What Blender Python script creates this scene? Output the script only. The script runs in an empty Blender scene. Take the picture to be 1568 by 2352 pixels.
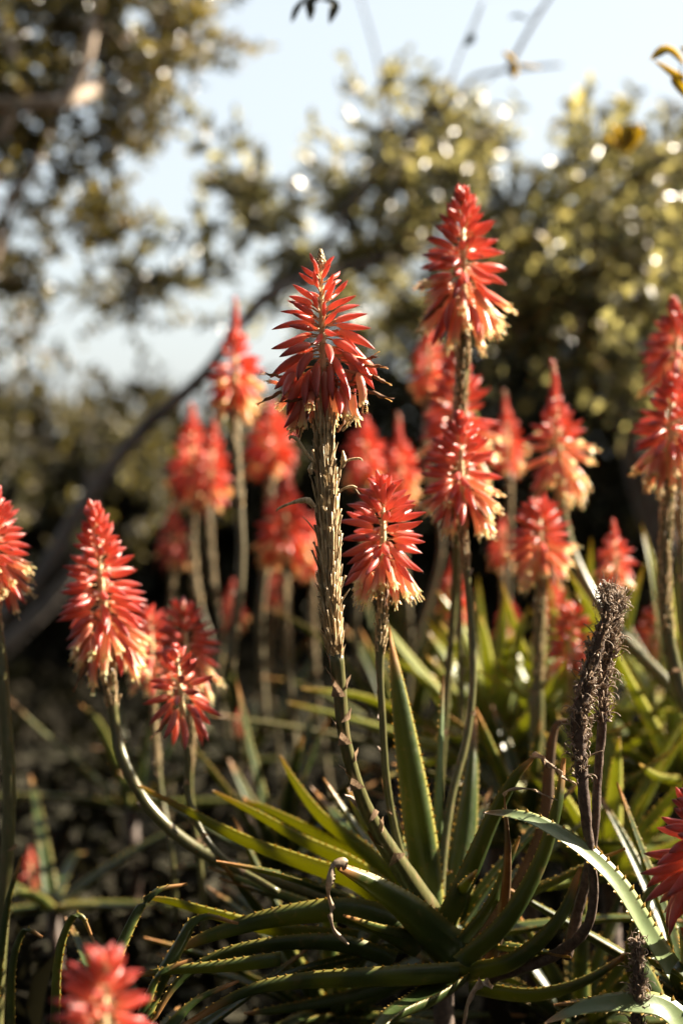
import bpy, math, random
import numpy as np
from mathutils import Vector, Matrix, Quaternion

SC = bpy.context.scene
COL = SC.collection
PI = math.pi
R = math.radians

# ------------------------------------------------------------------ camera, sky, sun, exposure
CAM_Z, PITCH = 1.06, R(-2.5)
FOCUS = 1.69
cam_d = bpy.data.cameras.new('camera')
cam = bpy.data.objects.new('camera', cam_d); COL.objects.link(cam)
cam.location = (0, 0, CAM_Z)
cam.rotation_euler = (PI / 2 + PITCH, 0, 0)
cam_d.sensor_fit = 'VERTICAL'; cam_d.sensor_height = 36; cam_d.lens = 50
cam_d.clip_start = 0.05; cam_d.clip_end = 600
cam_d.dof.use_dof = True; cam_d.dof.focus_distance = FOCUS; cam_d.dof.aperture_fstop = 1.7
SC.camera = cam

SUN_EL, SUN_AZ = R(32), R(71)          # azimuth measured from the view direction towards the right
world = bpy.data.worlds.new('World'); SC.world = world; world.use_nodes = True
wn = world.node_tree.nodes; wn.clear()
sky = wn.new('ShaderNodeTexSky'); sky.sky_type = 'NISHITA'; sky.sun_disc = False
sky.sun_elevation = SUN_EL; sky.sun_rotation = SUN_AZ
sky.air_density = 1.0; sky.dust_density = 4.0; sky.ozone_density = 1.0; sky.altitude = 0
bgn = wn.new('ShaderNodeBackground'); bgn.inputs['Strength'].default_value = 0.07
won = wn.new('ShaderNodeOutputWorld')
hzn = wn.new('ShaderNodeMix'); hzn.data_type = 'RGBA'; hzn.inputs[0].default_value = 0.78      # thin high haze over the whole sky
hzn.inputs[7].default_value = (2.30, 2.48, 2.50, 1); world.node_tree.links.new(sky.outputs[0], hzn.inputs[6])
world.node_tree.links.new(hzn.outputs[2], bgn.inputs[0]); world.node_tree.links.new(bgn.outputs[0], won.inputs[0])

sun_d = bpy.data.lights.new('sun', 'SUN'); sun_d.energy = 5.0; sun_d.angle = R(0.53); sun_d.color = (1.0, 0.88, 0.70)
sun = bpy.data.objects.new('sun', sun_d); COL.objects.link(sun)
sdir = Vector((math.sin(SUN_AZ) * math.cos(SUN_EL), math.cos(SUN_AZ) * math.cos(SUN_EL), math.sin(SUN_EL)))
sun.rotation_euler = sdir.to_track_quat('Z', 'Y').to_euler()

vs = SC.view_settings
vs.view_transform = 'Standard'; vs.look = 'None'; vs.exposure = 2.42; vs.gamma = 1; vs.use_curve_mapping = False
SC.display_settings.display_device = 'sRGB'
SC.cycles.use_denoising = True
SC.cycles.max_bounces = 10; SC.cycles.transmission_bounces = 8; SC.cycles.diffuse_bounces = 6
SC.cycles.sample_clamp_indirect = 6

# ------------------------------------------------------------------ helpers
CP, SP = math.cos(PITCH), math.sin(PITCH)
def P(x, y, d):
    """place on the 1568 x 2352 survey of the view at depth d metres, as a world point"""
    cx = (x - 784) / 2352 * 0.72 * d
    cy = -(y - 1176) / 2352 * 0.72 * d
    return Vector((cx, d * CP - cy * SP, CAM_Z + d * SP + cy * CP))
def M(px, d):
    return px / 2352 * 0.72 * d

def spline(pts, n):
    """Catmull-Rom through tuples of equal length"""
    a = np.array([list(p) for p in pts], float)
    if len(a) == 2:
        t = np.linspace(0, 1, n)[:, None]
        return a[0] * (1 - t) + a[1] * t
    q = np.vstack([2 * a[0] - a[1], a, 2 * a[-1] - a[-2]])
    m = len(a) - 1
    out = []
    for u in np.linspace(0, m, n):
        i = min(int(u), m - 1); f = u - i
        p0, p1, p2, p3 = q[i], q[i + 1], q[i + 2], q[i + 3]
        out.append(0.5 * ((2 * p1) + (-p0 + p2) * f + (2 * p0 - 5 * p1 + 4 * p2 - p3) * f * f + (-p0 + 3 * p1 - 3 * p2 + p3) * f ** 3))
    return np.array(out)

class MB:
    def __init__(self):
        self.v = []; self.f = []; self.t = []; self.e = []
    def add(self, v, f, t=None, e=None):
        b = len(self.v)
        self.v.extend([tuple(p) for p in v])
        self.f.extend([tuple(b + i for i in q) for q in f])
        self.t.extend(t if t is not None else [0.0] * len(v))
        self.e.extend(e if e is not None else [0.0] * len(v))
    def tube(self, pts, rad, segs=6, tv=(0, 1), ev=0.0, wob=0.0, rng=None, cap=True):
        pts = [Vector(p[:3]) for p in pts]; n = len(pts)
        if not hasattr(rad, '__len__'): rad = [rad] * n
        vs_, fs, ts = [], [], []
        up = Vector((0.13, 0.21, 0.97))
        T0 = (pts[1] - pts[0]).normalized()
        A = T0.cross(up)
        if A.length < 0.1: A = T0.cross(Vector((1, 0, 0)))
        A.normalize()
        for i in range(n):
            T = (pts[min(i + 1, n - 1)] - pts[max(i - 1, 0)])
            if T.length < 1e-9: T = T0
            T = T.normalized()
            A = (A - T * A.dot(T)).normalized(); B = T.cross(A)
            for k in range(segs):
                a = 2 * PI * k / segs
                r = rad[i] * (1 + (rng.uniform(-wob, wob) if rng and wob else 0))
                vs_.append(pts[i] + (A * math.cos(a) + B * math.sin(a)) * r)
                ts.append(tv[0] + (tv[1] - tv[0]) * i / (n - 1))
        for i in range(n - 1):
            for k in range(segs):
                k2 = (k + 1) % segs
                fs.append((i * segs + k, i * segs + k2, (i + 1) * segs + k2, (i + 1) * segs + k))
        if cap:
            fs.append(tuple(range(segs - 1, -1, -1))); fs.append(tuple((n - 1) * segs + k for k in range(segs)))
        self.add(vs_, fs, ts, [ev] * len(vs_))
    def mesh(self, name, mat, off=Vector((0, 0, 0)), smooth=True):
        me = bpy.data.meshes.new(name)
        ox, oy, oz = off
        me.from_pydata([(a - ox, b - oy, c - oz) for a, b, c in self.v], [], self.f)
        for nm, arr in (('t', self.t), ('e', self.e)):
            at = me.attributes.new(nm, 'FLOAT', 'POINT'); at.data.foreach_set('value', np.array(arr, 'f'))
        if smooth: me.polygons.foreach_set('use_smooth', [True] * len(me.polygons))
        me.materials.append(mat); me.update()
        return me

def put(name, me, parent=None, loc=(0, 0, 0), quat=None, scale=None, kind=None):
    o = bpy.data.objects.new(name, me); COL.objects.link(o)
    if parent: o.parent = parent
    o.location = loc
    if quat is not None:
        o.rotation_mode = 'QUATERNION'; o.rotation_quaternion = quat
    if scale is not None: o.scale = scale
    if kind: o['kind'] = kind
    return o
def root(name, label, cat, loc, group=None):
    o = bpy.data.objects.new(name, None); COL.objects.link(o); o.location = loc
    o.empty_display_size = 0.02
    o['label'] = label; o['category'] = cat
    if group: o['group'] = group
    return o

# ------------------------------------------------------------------ materials
def material(name, build):
    m = bpy.data.materials.new(name); m.use_nodes = True
    nt = m.node_tree; nt.nodes.clear()
    out = nt.nodes.new('ShaderNodeOutputMaterial')
    sh = build(nt); nt.links.new(sh, out.inputs['Surface'])
    return m
def attr(nt, nm):
    n = nt.nodes.new('ShaderNodeAttribute'); n.attribute_name = nm; return n.outputs['Fac']
def ramp(nt, src, stops, interp='LINEAR'):
    n = nt.nodes.new('ShaderNodeValToRGB'); n.color_ramp.interpolation = interp
    el = n.color_ramp.elements
    while len(el) < len(stops): el.new(0.5)
    for i, (p, c) in enumerate(stops):
        el[i].position = p; el[i].color = (c[0], c[1], c[2], 1) if hasattr(c, '__len__') else (c, c, c, 1)
    nt.links.new(src, n.inputs[0]); return n.outputs[0]
def noise(nt, scale, detail=3, coord='Object', stretch=None, rough=0.6):
    tc = nt.nodes.new('ShaderNodeTexCoord'); n = nt.nodes.new('ShaderNodeTexNoise')
    n.inputs['Scale'].default_value = scale; n.inputs['Detail'].default_value = detail; n.inputs['Roughness'].default_value = rough
    if stretch:
        mp = nt.nodes.new('ShaderNodeMapping'); mp.inputs['Scale'].default_value = stretch
        nt.links.new(tc.outputs[coord], mp.inputs[0]); nt.links.new(mp.outputs[0], n.inputs['Vector'])
    else: nt.links.new(tc.outputs[coord], n.inputs['Vector'])
    return n.outputs['Fac']
def mix(nt, fac, a, b, mode='MIX'):
    n = nt.nodes.new('ShaderNodeMix'); n.data_type = 'RGBA'; n.blend_type = mode
    for i, s in ((0, fac), (6, a), (7, b)):
        if hasattr(s, 'is_output') or isinstance(s, bpy.types.NodeSocket): nt.links.new(s, n.inputs[i])
        elif i == 0: n.inputs[0].default_value = s
        else: n.inputs[i].default_value = (s[0], s[1], s[2], 1)
    return n.outputs[2]
def rand_vary(nt, colr, dark=0.7, light=1.25):
    oi = nt.nodes.new('ShaderNodeObjectInfo')
    r = ramp(nt, oi.outputs['Random'], [(0, dark), (1, light)])
    return mix(nt, 1.0, colr, r, 'MULTIPLY')
def shader(nt, colr, rough=0.5, trans=0.0, tcol=None, spec=0.5, bump=None, bstr=0.2, bdist=0.001, sss=0.0):
    p = nt.nodes.new('ShaderNodeBsdfPrincipled')
    if sss:
        p.inputs['Subsurface Weight'].default_value = sss; p.inputs['Subsurface Radius'].default_value = (1, .42, .3); p.inputs['Subsurface Scale'].default_value = .007
    if isinstance(colr, bpy.types.NodeSocket): nt.links.new(colr, p.inputs['Base Color'])
    else: p.inputs['Base Color'].default_value = (*colr, 1)
    if isinstance(rough, bpy.types.NodeSocket): nt.links.new(rough, p.inputs['Roughness'])
    else: p.inputs['Roughness'].default_value = rough
    p.inputs['Specular IOR Level'].default_value = spec
    if bump is not None:
        b = nt.nodes.new('ShaderNodeBump'); b.inputs['Strength'].default_value = bstr; b.inputs['Distance'].default_value = bdist
        nt.links.new(bump, b.inputs['Height']); nt.links.new(b.outputs[0], p.inputs['Normal'])
    if not trans: return p.outputs[0]
    tr = nt.nodes.new('ShaderNodeBsdfTranslucent'); tc = tcol if tcol is not None else colr
    if isinstance(tc, bpy.types.NodeSocket): nt.links.new(tc, tr.inputs[0])
    else: tr.inputs[0].default_value = (*tc, 1)
    mx = nt.nodes.new('ShaderNodeMixShader'); mx.inputs[0].default_value = trans
    nt.links.new(p.outputs[0], mx.inputs[1]); nt.links.new(tr.outputs[0], mx.inputs[2])
    return mx.outputs[0]

def m_bud(nt):
    c = ramp(nt, attr(nt, 't'), [(0, (.80, .48, .28)), (.16, (.74, .30, .21)), (.5, (.70, .195, .155)), (.76, (.54, .115, .11)), (.90, (.20, .06, .065)), (1, (.03, .022, .018))])
    n = noise(nt, 260, 3)
    c = mix(nt, ramp(nt, n, [(.35, 0), (.75, .5)]), c, (.36, .05, .06))
    c = rand_vary(nt, c, .75, 1.15)
    t = mix(nt, 0.5, c, (1, .42, .26))
    return shader(nt, c, .30, .40, t, .6, n, .15, sss=.8)
def m_open(nt):
    c = ramp(nt, attr(nt, 't'), [(0, (.80, .46, .28)), (.2, (.72, .29, .21)), (.55, (.70, .26, .20)), (.80, (.76, .42, .26)), (.9, (.80, .66, .34)), (1, (.55, .50, .16))])
    n = noise(nt, 260, 3)
    c = rand_vary(nt, c, .8, 1.15)
    t = mix(nt, 0.6, c, (1, .74, .46))
    return shader(nt, c, .30, .40, t, .6, n, .15, sss=.8)
def m_wither(nt):
    c = ramp(nt, attr(nt, 't'), [(0, (.30, .12, .06)), (.6, (.34, .17, .08)), (1, (.12, .06, .03))])
    c = rand_vary(nt, c, .6, 1.5)
    return shader(nt, c, .6, .3, None, .3, noise(nt, 500, 2), .4)
def m_pedicel(nt):
    c = ramp(nt, attr(nt, 't'), [(0, (.50, .42, .18)), (.6, (.66, .40, .20)), (1, (.75, .30, .15))])
    return shader(nt, rand_vary(nt, c, .8, 1.2), .45, .35)
def m_rachis(nt):
    n = noise(nt, 120, 3)
    c = ramp(nt, n, [(.3, (.58, .42, .22)), (.7, (.80, .64, .38))])
    return shader(nt, c, .5, .12, None, .4, n, .4)
def m_dry(nt):
    n = noise(nt, 60, 4, stretch=(6, 6, 1))
    c = ramp(nt, n, [(.25, (.27, .17, .085)), (.5, (.54, .40, .23)), (.75, (.85, .70, .46))])
    oi = ramp(nt, attr(nt, 'e'), [(0, .55), (1, 1.3)])
    c = mix(nt, 1, c, oi, 'MULTIPLY')
    return shader(nt, c, .45, .22, None, .4, n, .4)
def m_bract(nt):
    n = noise(nt, 120, 3, stretch=(3, 3, 1))
    c = ramp(nt, n, [(.3, (.16, .095, .06)), (.7, (.40, .28, .18))])
    return shader(nt, rand_vary(nt, c, .7, 1.2), .5, .35, None, .4, n, .4)
def m_stalk(nt):
    n = noise(nt, 45, 4, stretch=(4, 4, 1))
    c = ramp(nt, n, [(.3, (.055, .058, .02)), (.55, (.095, .09, .034)), (.75, (.15, .095, .05))])
    return shader(nt, c, .32, .0, None, .55, n, .15)
def m_leaf(nt):
    n = noise(nt, 14, 5); n2 = noise(nt, 120, 3)
    c = ramp(nt, n, [(.3, (.019, .034, .008)), (.55, (.032, .050, .012)), (.8, (.058, .068, .018))])
    e = ramp(nt, attr(nt, 'e'), [(.84, 0), (1, .7)])
    c = mix(nt, e, c, (.30, .25, .06))
    c = mix(nt, ramp(nt, n2, [(.55, 0), (.8, .25)]), c, (.10, .09, .04))
    n3 = noise(nt, 55, 4)
    c = mix(nt, ramp(nt, n3, [(.60, 0), (.68, .55)]), c, (.13, .085, .035))
    tip = ramp(nt, attr(nt, 't'), [(.80, 0), (.92, .85), (1, 1)])
    c = mix(nt, tip, c, (.32, .15, .055))
    tc = mix(nt, .55, c, (.50, .50, .03))
    rr = ramp(nt, n2, [(.3, .30), (.7, .46)])
    return shader(nt, c, rr, .20, tc, .36, n2, .25)
def m_leafpale(nt):
    n = noise(nt, 20, 5); n2 = noise(nt, 150, 3)
    c = ramp(nt, n, [(.3, (.11, .16, .065)), (.7, (.19, .24, .11))])
    c = mix(nt, ramp(nt, attr(nt, 'e'), [(.75, 0), (.97, .7)]), c, (.30, .28, .08))
    c = mix(nt, ramp(nt, n2, [(.62, 0), (.72, .6)]), c, (.10, .07, .04))
    c = mix(nt, ramp(nt, attr(nt, 't'), [(.84, 0), (.95, .8), (1, 1)]), c, (.30, .16, .06))
    return shader(nt, c, .36, .2, mix(nt, .4, c, (.4, .45, .05)), .5, n2, .2)
def m_farstalk(nt):
    n = noise(nt, 30, 4)
    return shader(nt, ramp(nt, n, [(.3, (.05, .042, .022)), (.7, (.13, .105, .055))]), .5, 0, None, .4)
def m_thin(nt):  # same aloe leaf, with backlight put into its colour and translucency
    n = noise(nt, 14, 5); n2 = noise(nt, 120, 3)
    c = ramp(nt, n, [(.3, (.030, .050, .010)), (.7, (.07, .085, .018))])
    c = mix(nt, ramp(nt, attr(nt, 'e'), [(.80, 0), (1, .8)]), c, (.36, .30, .07))
    c = mix(nt, ramp(nt, n2, [(.58, 0), (.8, .3)]), c, (.10, .08, .03))
    c = mix(nt, ramp(nt, attr(nt, 't'), [(.80, 0), (.92, .85), (1, 1)]), c, (.34, .16, .055))
    return shader(nt, c, .36, .42, mix(nt, .65, c, (.62, .60, .03)), .45, n2, .2)
def m_lime(nt):  # brighter copy of the aloe leaf: sunlight put into its colour
    n = noise(nt, 14, 5)
    c = ramp(nt, n, [(.3, (.12, .16, .04)), (.7, (.22, .25, .075))])
    c = mix(nt, ramp(nt, attr(nt, 'e'), [(.72, 0), (.97, .8)]), c, (.40, .36, .10))
    c = mix(nt, ramp(nt, attr(nt, 't'), [(.84, 0), (.95, .8), (1, 1)]), c, (.32, .17, .06))
    return shader(nt, c, .33, .45, mix(nt, .5, c, (.8, .78, .10)), .6)
def m_tooth(nt):
    return shader(nt, (.42, .30, .09), .4, .4, (.75, .5, .12), .4)
def m_drytip(nt):
    n = noise(nt, 90, 4)
    c = ramp(nt, n, [(.3, (.17, .11, .07)), (.7, (.48, .38, .27))])
    return shader(nt, c, .6, .25, None, .3, n, .6)
def m_rust(nt):
    n = noise(nt, 60, 4)
    c = ramp(nt, n, [(.3, (.05, .032, .016)), (.7, (.12, .07, .032))])
    return shader(nt, c, .5, .2, (.3, .15, .05), .4, n, .4)
def m_dead(nt):
    n = noise(nt, 150, 4)
    c = ramp(nt, n, [(.3, (.035, .022, .017)), (.7, (.11, .075, .055))])
    return shader(nt, c, .6, 0, None, .3, n, .8, .002)
def m_curl(nt):
    n = noise(nt, 200, 3)
    c = ramp(nt, n, [(.3, (.10, .065, .045)), (.7, (.50, .38, .28))])
    return shader(nt, c, .5, .35, None, .4)
def m_stamen(nt): return shader(nt, (.75, .48, .16), .5, .4, None, .3)
def m_bark(nt):
    n = noise(nt, 14, 5, stretch=(1, 1, .4))
    c = ramp(nt, n, [(.3, (.05, .045, .045)), (.7, (.20, .17, .15))])
    return shader(nt, c, .85, 0, None, .2, n, .7, .01)
def m_barkpale(nt):
    n = noise(nt, 14, 5)
    c = ramp(nt, n, [(.3, (.20, .15, .11)), (.7, (.46, .37, .30))])
    return shader(nt, c, .75, 0, None, .3, n, .6, .01)
def folmat(stops, tcol, trans=.4, rough=.3, spec=.6):
    def b(nt):
        c = ramp(nt, attr(nt, 'e'), stops)
        return shader(nt, c, rough, trans, mix(nt, .7, c, mix(nt, ramp(nt, attr(nt, 'e'), [(0, 0), (.3, .15), (.7, 1)]), (.05, .05, .02), tcol)), spec)
    return b
def m_ground(nt):
    n = noise(nt, 3, 6); n2 = noise(nt, 40, 5)
    c = ramp(nt, n, [(.3, (.018, .015, .011)), (.7, (.045, .036, .024))])
    c = mix(nt, ramp(nt, n2, [(.4, 0), (.7, .6)]), c, (.05, .055, .022))
    return shader(nt, c, .95, 0, None, .2, n2, .9, .03)

MAT = {k: material(k, b) for k, b in dict(
    red_bud=m_bud, open_flower=m_open, withered_flower=m_wither, pedicel=m_pedicel, rachis=m_rachis, dry_stem=m_dry, bract=m_bract,
    green_stalk=m_stalk, aloe_leaf=m_leaf, pale_leaf=m_leafpale, lime_leaf=m_lime, thin_leaf=m_thin, far_stalk=m_farstalk, tooth=m_tooth, dry_tip=m_drytip, rust_leaf=m_rust, dead_stem=m_dead,
    dead_curl=m_curl, stamen=m_stamen, bark=m_bark, pale_bark=m_barkpale, soil=m_ground,
    olive_foliage=folmat([(0, (.018, .022, .012)), (.5, (.032, .034, .018)), (.85, (.08, .062, .02)), (1, (.14, .07, .02))], (.50, .38, .06), .32, .24, .7),
    bush_foliage=folmat([(0, (.018, .022, .014)), (.3, (.035, .038, .022)), (.6, (.11, .105, .04)), (1, (.18, .11, .04))], (.68, .60, .20), .40, .30, .9),
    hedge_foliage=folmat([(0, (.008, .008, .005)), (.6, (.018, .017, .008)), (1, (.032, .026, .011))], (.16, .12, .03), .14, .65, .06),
    shade_foliage=folmat([(0, (.014, .016, .009)), (.6, (.036, .034, .016)), (.9, (.08, .06, .02)), (1, (.16, .14, .03))], (.34, .27, .06), .24, .5, .25),
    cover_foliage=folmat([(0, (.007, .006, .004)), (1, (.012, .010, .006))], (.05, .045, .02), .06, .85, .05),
    yellow_leaf=folmat([(0, (.30, .26, .05)), (1, (.42, .28, .06))], (.95, .75, .12), .62, .3),
    dark_leaf=folmat([(0, (.03, .035, .015)), (1, (.05, .05, .02))], (.3, .28, .05), .25, .3),
).items()}

# ------------------------------------------------------------------ ground
def ground():
    rg = np.random.RandomState(3)
    xs = np.concatenate([np.linspace(-300, -9, 12), np.linspace(-8, 8, 90), np.linspace(9, 300, 12)])
    ys = np.concatenate([np.linspace(-300, -2, 8), np.linspace(-1.5, 12, 90), np.linspace(14, 400, 14)])
    mb = MB(); v = []
    for y in ys:
        for x in xs:
            near = abs(x) < 8.5 and -1.6 < y < 12.5
            z = (0.05 * math.sin(x * 1.3 + 1) * math.cos(y * 0.9) + rg.uniform(-.02, .02)) if near else 0
            v.append((x, y, z - 0.02))
    nx = len(xs)
    f = [(j * nx + i, j * nx + i + 1, (j + 1) * nx + i + 1, (j + 1) * nx + i) for j in range(len(ys) - 1) for i in range(nx - 1)]
    mb.add(v, f); put('ground', mb.mesh('ground', MAT['soil']), kind='structure')
ground()

# ------------------------------------------------------------------ scattered small leaves (vectorised)
LEAF_T = np.array([(0, 0, 0), (-1, .33, .25), (0, .33, 0), (1, .33, .25), (-.8, .7, .2), (0, .7, -.08), (.8, .7, .2), (0, 1, -.25)], float)
LEAF_F = [(0, 2, 1), (0, 3, 2), (1, 2, 5, 4), (2, 3, 6, 5), (4, 5, 7), (5, 6, 7)]
def leaf_cloud(name, cents, dirs, length, width, mat, rng, off=(0, 0, 0), spread=0.9, flat=0.0):
    """leaves at cents growing along dirs with scatter"""
    n = len(cents)
    D = dirs + rng.normal(0, spread, (n, 3)); D /= np.linalg.norm(D, axis=1)[:, None] + 1e-9
    U = rng.normal(0, 1, (n, 3)); U[:, 2] += flat
    S = np.cross(D, U); S /= np.linalg.norm(S, axis=1)[:, None] + 1e-9
    N = np.cross(S, D)
    L = length * rng.uniform(.6, 1.25, n); W = width * L / length * rng.uniform(.8, 1.2, n)
    v = (cents[:, None, :] + S[:, None, :] * (LEAF_T[None, :, 0:1] * W[:, None, None] * .5)
         + D[:, None, :] * (LEAF_T[None, :, 1:2] * L[:, None, None]) + N[:, None, :] * (LEAF_T[None, :, 2:3] * W[:, None, None]))
    v = v.reshape(-1, 3) - np.array(off)
    me = bpy.data.meshes.new(name)
    base = np.arange(n) * 8
    nf = len(LEAF_F)
    loops = np.concatenate([np.array([i for q in LEAF_F for i in q])[None, :] + base[:, None]]).reshape(-1)
    sizes = np.tile([len(q) for q in LEAF_F], n)
    starts = np.concatenate([[0], np.cumsum(sizes)[:-1]])
    me.vertices.add(n * 8); me.vertices.foreach_set('co', v.reshape(-1).astype('f'))
    me.loops.add(len(loops)); me.loops.foreach_set('vertex_index', loops.astype('i'))
    me.polygons.add(n * nf); me.polygons.foreach_set('loop_start', starts.astype('i'))
    try: me.polygons.foreach_set('loop_total', sizes.astype('i'))
    except Exception: pass
    me.update(calc_edges=True); me.validate()
    at = me.attributes.new('e', 'FLOAT', 'POINT'); at.data.foreach_set('value', np.repeat(rng.uniform(0, 1, n), 8).astype('f'))
    me.materials.append(mat)
    return me

def sprigs(blobs, rng, per=7, step=.5, twl=.12):
    """twigs with leaves inside ellipsoidal clumps: blobs = (x, y, d, rx px, ry px, rd m, number of twigs)"""
    C, D, tw = [], [], []
    for (x, y, d, rx, ry, rd, n) in blobs:
        c = np.array(P(x, y, d)); rr = np.array([M(rx, d), rd, M(ry, d)])
        ns = max(2, n // 7); sub = rng.normal(0, 1, (ns, 3)); sub /= np.linalg.norm(sub, axis=1)[:, None]; sub *= rng.uniform(0, 1, (ns, 1)) ** .4
        for _ in range(n):
            if rng.uniform() < .8: u = sub[rng.randint(ns)] + rng.normal(0, .13, 3)
            else:
                u = rng.normal(0, 1, 3); u /= np.linalg.norm(u); u *= rng.uniform(0, 1) ** .45
            p = c + u * rr
            dr = u * .6 + rng.normal(0, .6, 3) + np.array([0, 0, .35]); dr /= np.linalg.norm(dr)
            ln = twl * rng.uniform(.6, 1.4)
            tw.append((p, p + dr * ln))
            for k in range(per):
                C.append(p + dr * ln * (k + .5) / per); D.append(dr * .8)
    return np.array(C), np.array(D), tw

def twig_mesh(tw, mat, off, r=.0025):
    mb = MB()
    for a, b in tw: mb.tube([a, (a + b) / 2 + (b - a)[[1, 2, 0]] * .06, b], [r, r * .8, r * .4], 3, cap=False)
    return mb.mesh('twigs', mat, off)

# ------------------------------------------------------------------ background: hedge, trees, bush
def tree(name, label, cat, base, trunks, blobs, mat, bark, lsize, seed, per=7, twl=.12, flat=0., nleaf=0, spread=.8):
    rng = np.random.RandomState(seed); rr = random.Random(seed)
    b = Vector(base); rt = root(name, label, cat, b)
    for i, (pts, r0, r1) in enumerate(trunks):
        mb = MB(); s = spline([tuple(p) for p in pts], max(8, len(pts) * 5))
        k = len(s)
        mb.tube([Vector(q) for q in s], [r0 + (r1 - r0) * j / (k - 1) for j in range(k)], 9, wob=.06, rng=rr)
        put('trunk' if i == 0 else 'branch', mb.mesh('limb', bark, b), rt)
    C, D, tw = sprigs(blobs, rng, per, twl=twl)
    put('twigs', twig_mesh(tw, bark, b), rt, kind='stuff')
    put('foliage', leaf_cloud('foliage', C, D, lsize[0], lsize[1], mat, rng, b, spread, flat), rt, kind='stuff')
    return rt

G = lambda x, y: Vector((x, y, -0.03))

# far hedge, dark, closes the view under the sky
hb = []
for (x, y, rx, ry, n) in [(-150, 1170, 330, 240, 230), (180, 1180, 300, 230, 230), (520, 1190, 300, 230, 230), (860, 1090, 300, 300, 260), (1180, 960, 300, 440, 330), (1500, 900, 330, 480, 360), (1850, 900, 330, 500, 260),
                          (-100, 1500, 400, 300, 200), (350, 1500, 400, 300, 200), (800, 1500, 400, 300, 200), (1250, 1500, 400, 300, 200), (1700, 1500, 400, 300, 200)]:
    hb.append((x, y, 7.6, rx, ry, .9, int(n * 1.7)))
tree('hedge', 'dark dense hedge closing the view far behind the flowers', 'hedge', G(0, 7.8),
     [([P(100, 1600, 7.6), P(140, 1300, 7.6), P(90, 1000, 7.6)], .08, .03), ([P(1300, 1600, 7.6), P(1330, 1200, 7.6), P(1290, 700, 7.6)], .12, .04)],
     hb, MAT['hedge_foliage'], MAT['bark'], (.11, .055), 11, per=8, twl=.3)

# tree at upper left: olive crown with pale limbs
tree('olive_leaved_tree', 'dark tree with yellow-olive foliage and pale limbs filling the upper left corner', 'tree', G(-2.6, 4.9),
     [([(-2.6, 4.9, -.05), P(-330, 1100, 4.7), P(-200, 600, 4.7), P(-60, 380, 4.6), P(60, 150, 4.6)], .10, .03),
      ([P(-60, 245, 4.2), P(80, 240, 4.2), P(150, 235, 4.2), P(230, 200, 4.3)], .028, .02),
      ([P(150, 235, 4.2), P(190, 160, 4.2), P(215, 60, 4.2), P(240, -60, 4.2)], .022, .014),
      ([P(-40, 700, 4.4), P(20, 480, 4.4), P(80, 380, 4.4), P(130, 250, 4.4)], .018, .01),
      ([P(-60, 330, 4.2), P(10, 300, 4.2), P(40, 180, 4.2), P(10, 60, 4.2)], .02, .012)],
     [(40, 120, 4.6, 180, 160, .35, 150), (250, 70, 4.5, 110, 85, .3, 80), (310, 220, 4.5, 100, 80, .3, 55), (440, 80, 4.6, 75, 70, .2, 42), (120, 290, 4.5, 130, 60, .3, 75),
      (140, 480, 4.5, 85, 70, .2, 30), (60, 620, 4.6, 90, 90, .3, 18), (190, 600, 4.6, 110, 90, .3, 20), (300, 700, 4.8, 140, 50, .3, 12), (60, 740, 4.8, 110, 40, .3, 10), (330, 600, 4.8, 80, 60, .3, 8), (-60, 430, 4.4, 70, 200, .3, 40), (100, 770, 4.8, 160, 30, .3, 6), (420, 740, 4.9, 80, 40, .3, 4)],
     MAT['olive_foliage'], MAT['pale_bark'], (.046, .018), 21, per=18, twl=.15)

# long bare limb sweeping up from lower left
tree('leaning_tree', 'bare dark limb arching up from lower left behind the red flowers', 'tree', P(-260, 1640, 4.0),
     [([P(-260, 1640, 4.0), P(-60, 1470, 4.0), P(90, 1330, 4.0), P(190, 1160, 4.0), P(330, 985, 4.0), P(470, 860, 4.0), P(590, 700, 4.05), P(700, 640, 4.1), P(840, 606, 4.2), P(980, 560, 4.3)], .027, .013),
      ([P(700, 640, 4.1), P(800, 480, 4.1), P(880, 370, 4.1), P(1050, 215, 4.1), P(1110, 170, 4.1), P(1290, 148, 4.1)], .012, .004),
      ([P(1165, 158, 3.6), P(1220, 60, 3.6), P(1290, -50, 3.6)], .006, .004),
      ([P(900, 320, 4.4), P(870, 150, 4.4), P(820, -30, 4.4)], .005, .003),
      ([P(1010, 260, 3.5), P(1055, 130, 3.5), P(1110, 0, 3.5)], .003, .002)],
     [(640, 470, 4.4, 110, 90, .3, 13), (760, 470, 4.3, 80, 70, .25, 14), (890, 430, 4.3, 90, 90, .25, 20), (600, 610, 4.6, 90, 60, .3, 12), (840, 270, 4.6, 80, 40, .25, 8), (960, 310, 4.5, 90, 50, .25, 11), (560, 360, 4.4, 50, 50, .2, 3),
      (970, 500, 4.4, 110, 100, .3, 24), (720, 620, 4.8, 130, 50, .3, 14), (1050, 360, 4.4, 110, 70, .3, 18), (600, 420, 4.5, 100, 90, .3, 14), (470, 560, 4.7, 90, 110, .3, 12), (340, 640, 4.7, 110, 80, .3, 10), (720, 700, 4.9, 100, 50, .3, 12), (830, 370, 4.5, 90, 55, .3, 12), (950, 410, 4.6, 110, 75, .3, 18), (1090, 350, 4.6, 110, 60, .3, 20), (680, 560, 4.7, 110, 90, .3, 17), (860, 560, 4.7, 110, 90, .3, 20), (1010, 640, 4.8, 110, 90, .3, 34), (820, 720, 5.0, 110, 70, .3, 24), (560, 500, 4.7, 80, 80, .3, 12)],
     MAT['bush_foliage'], MAT['bark'], (.056, .023), 31, per=11, twl=.13)

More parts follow.
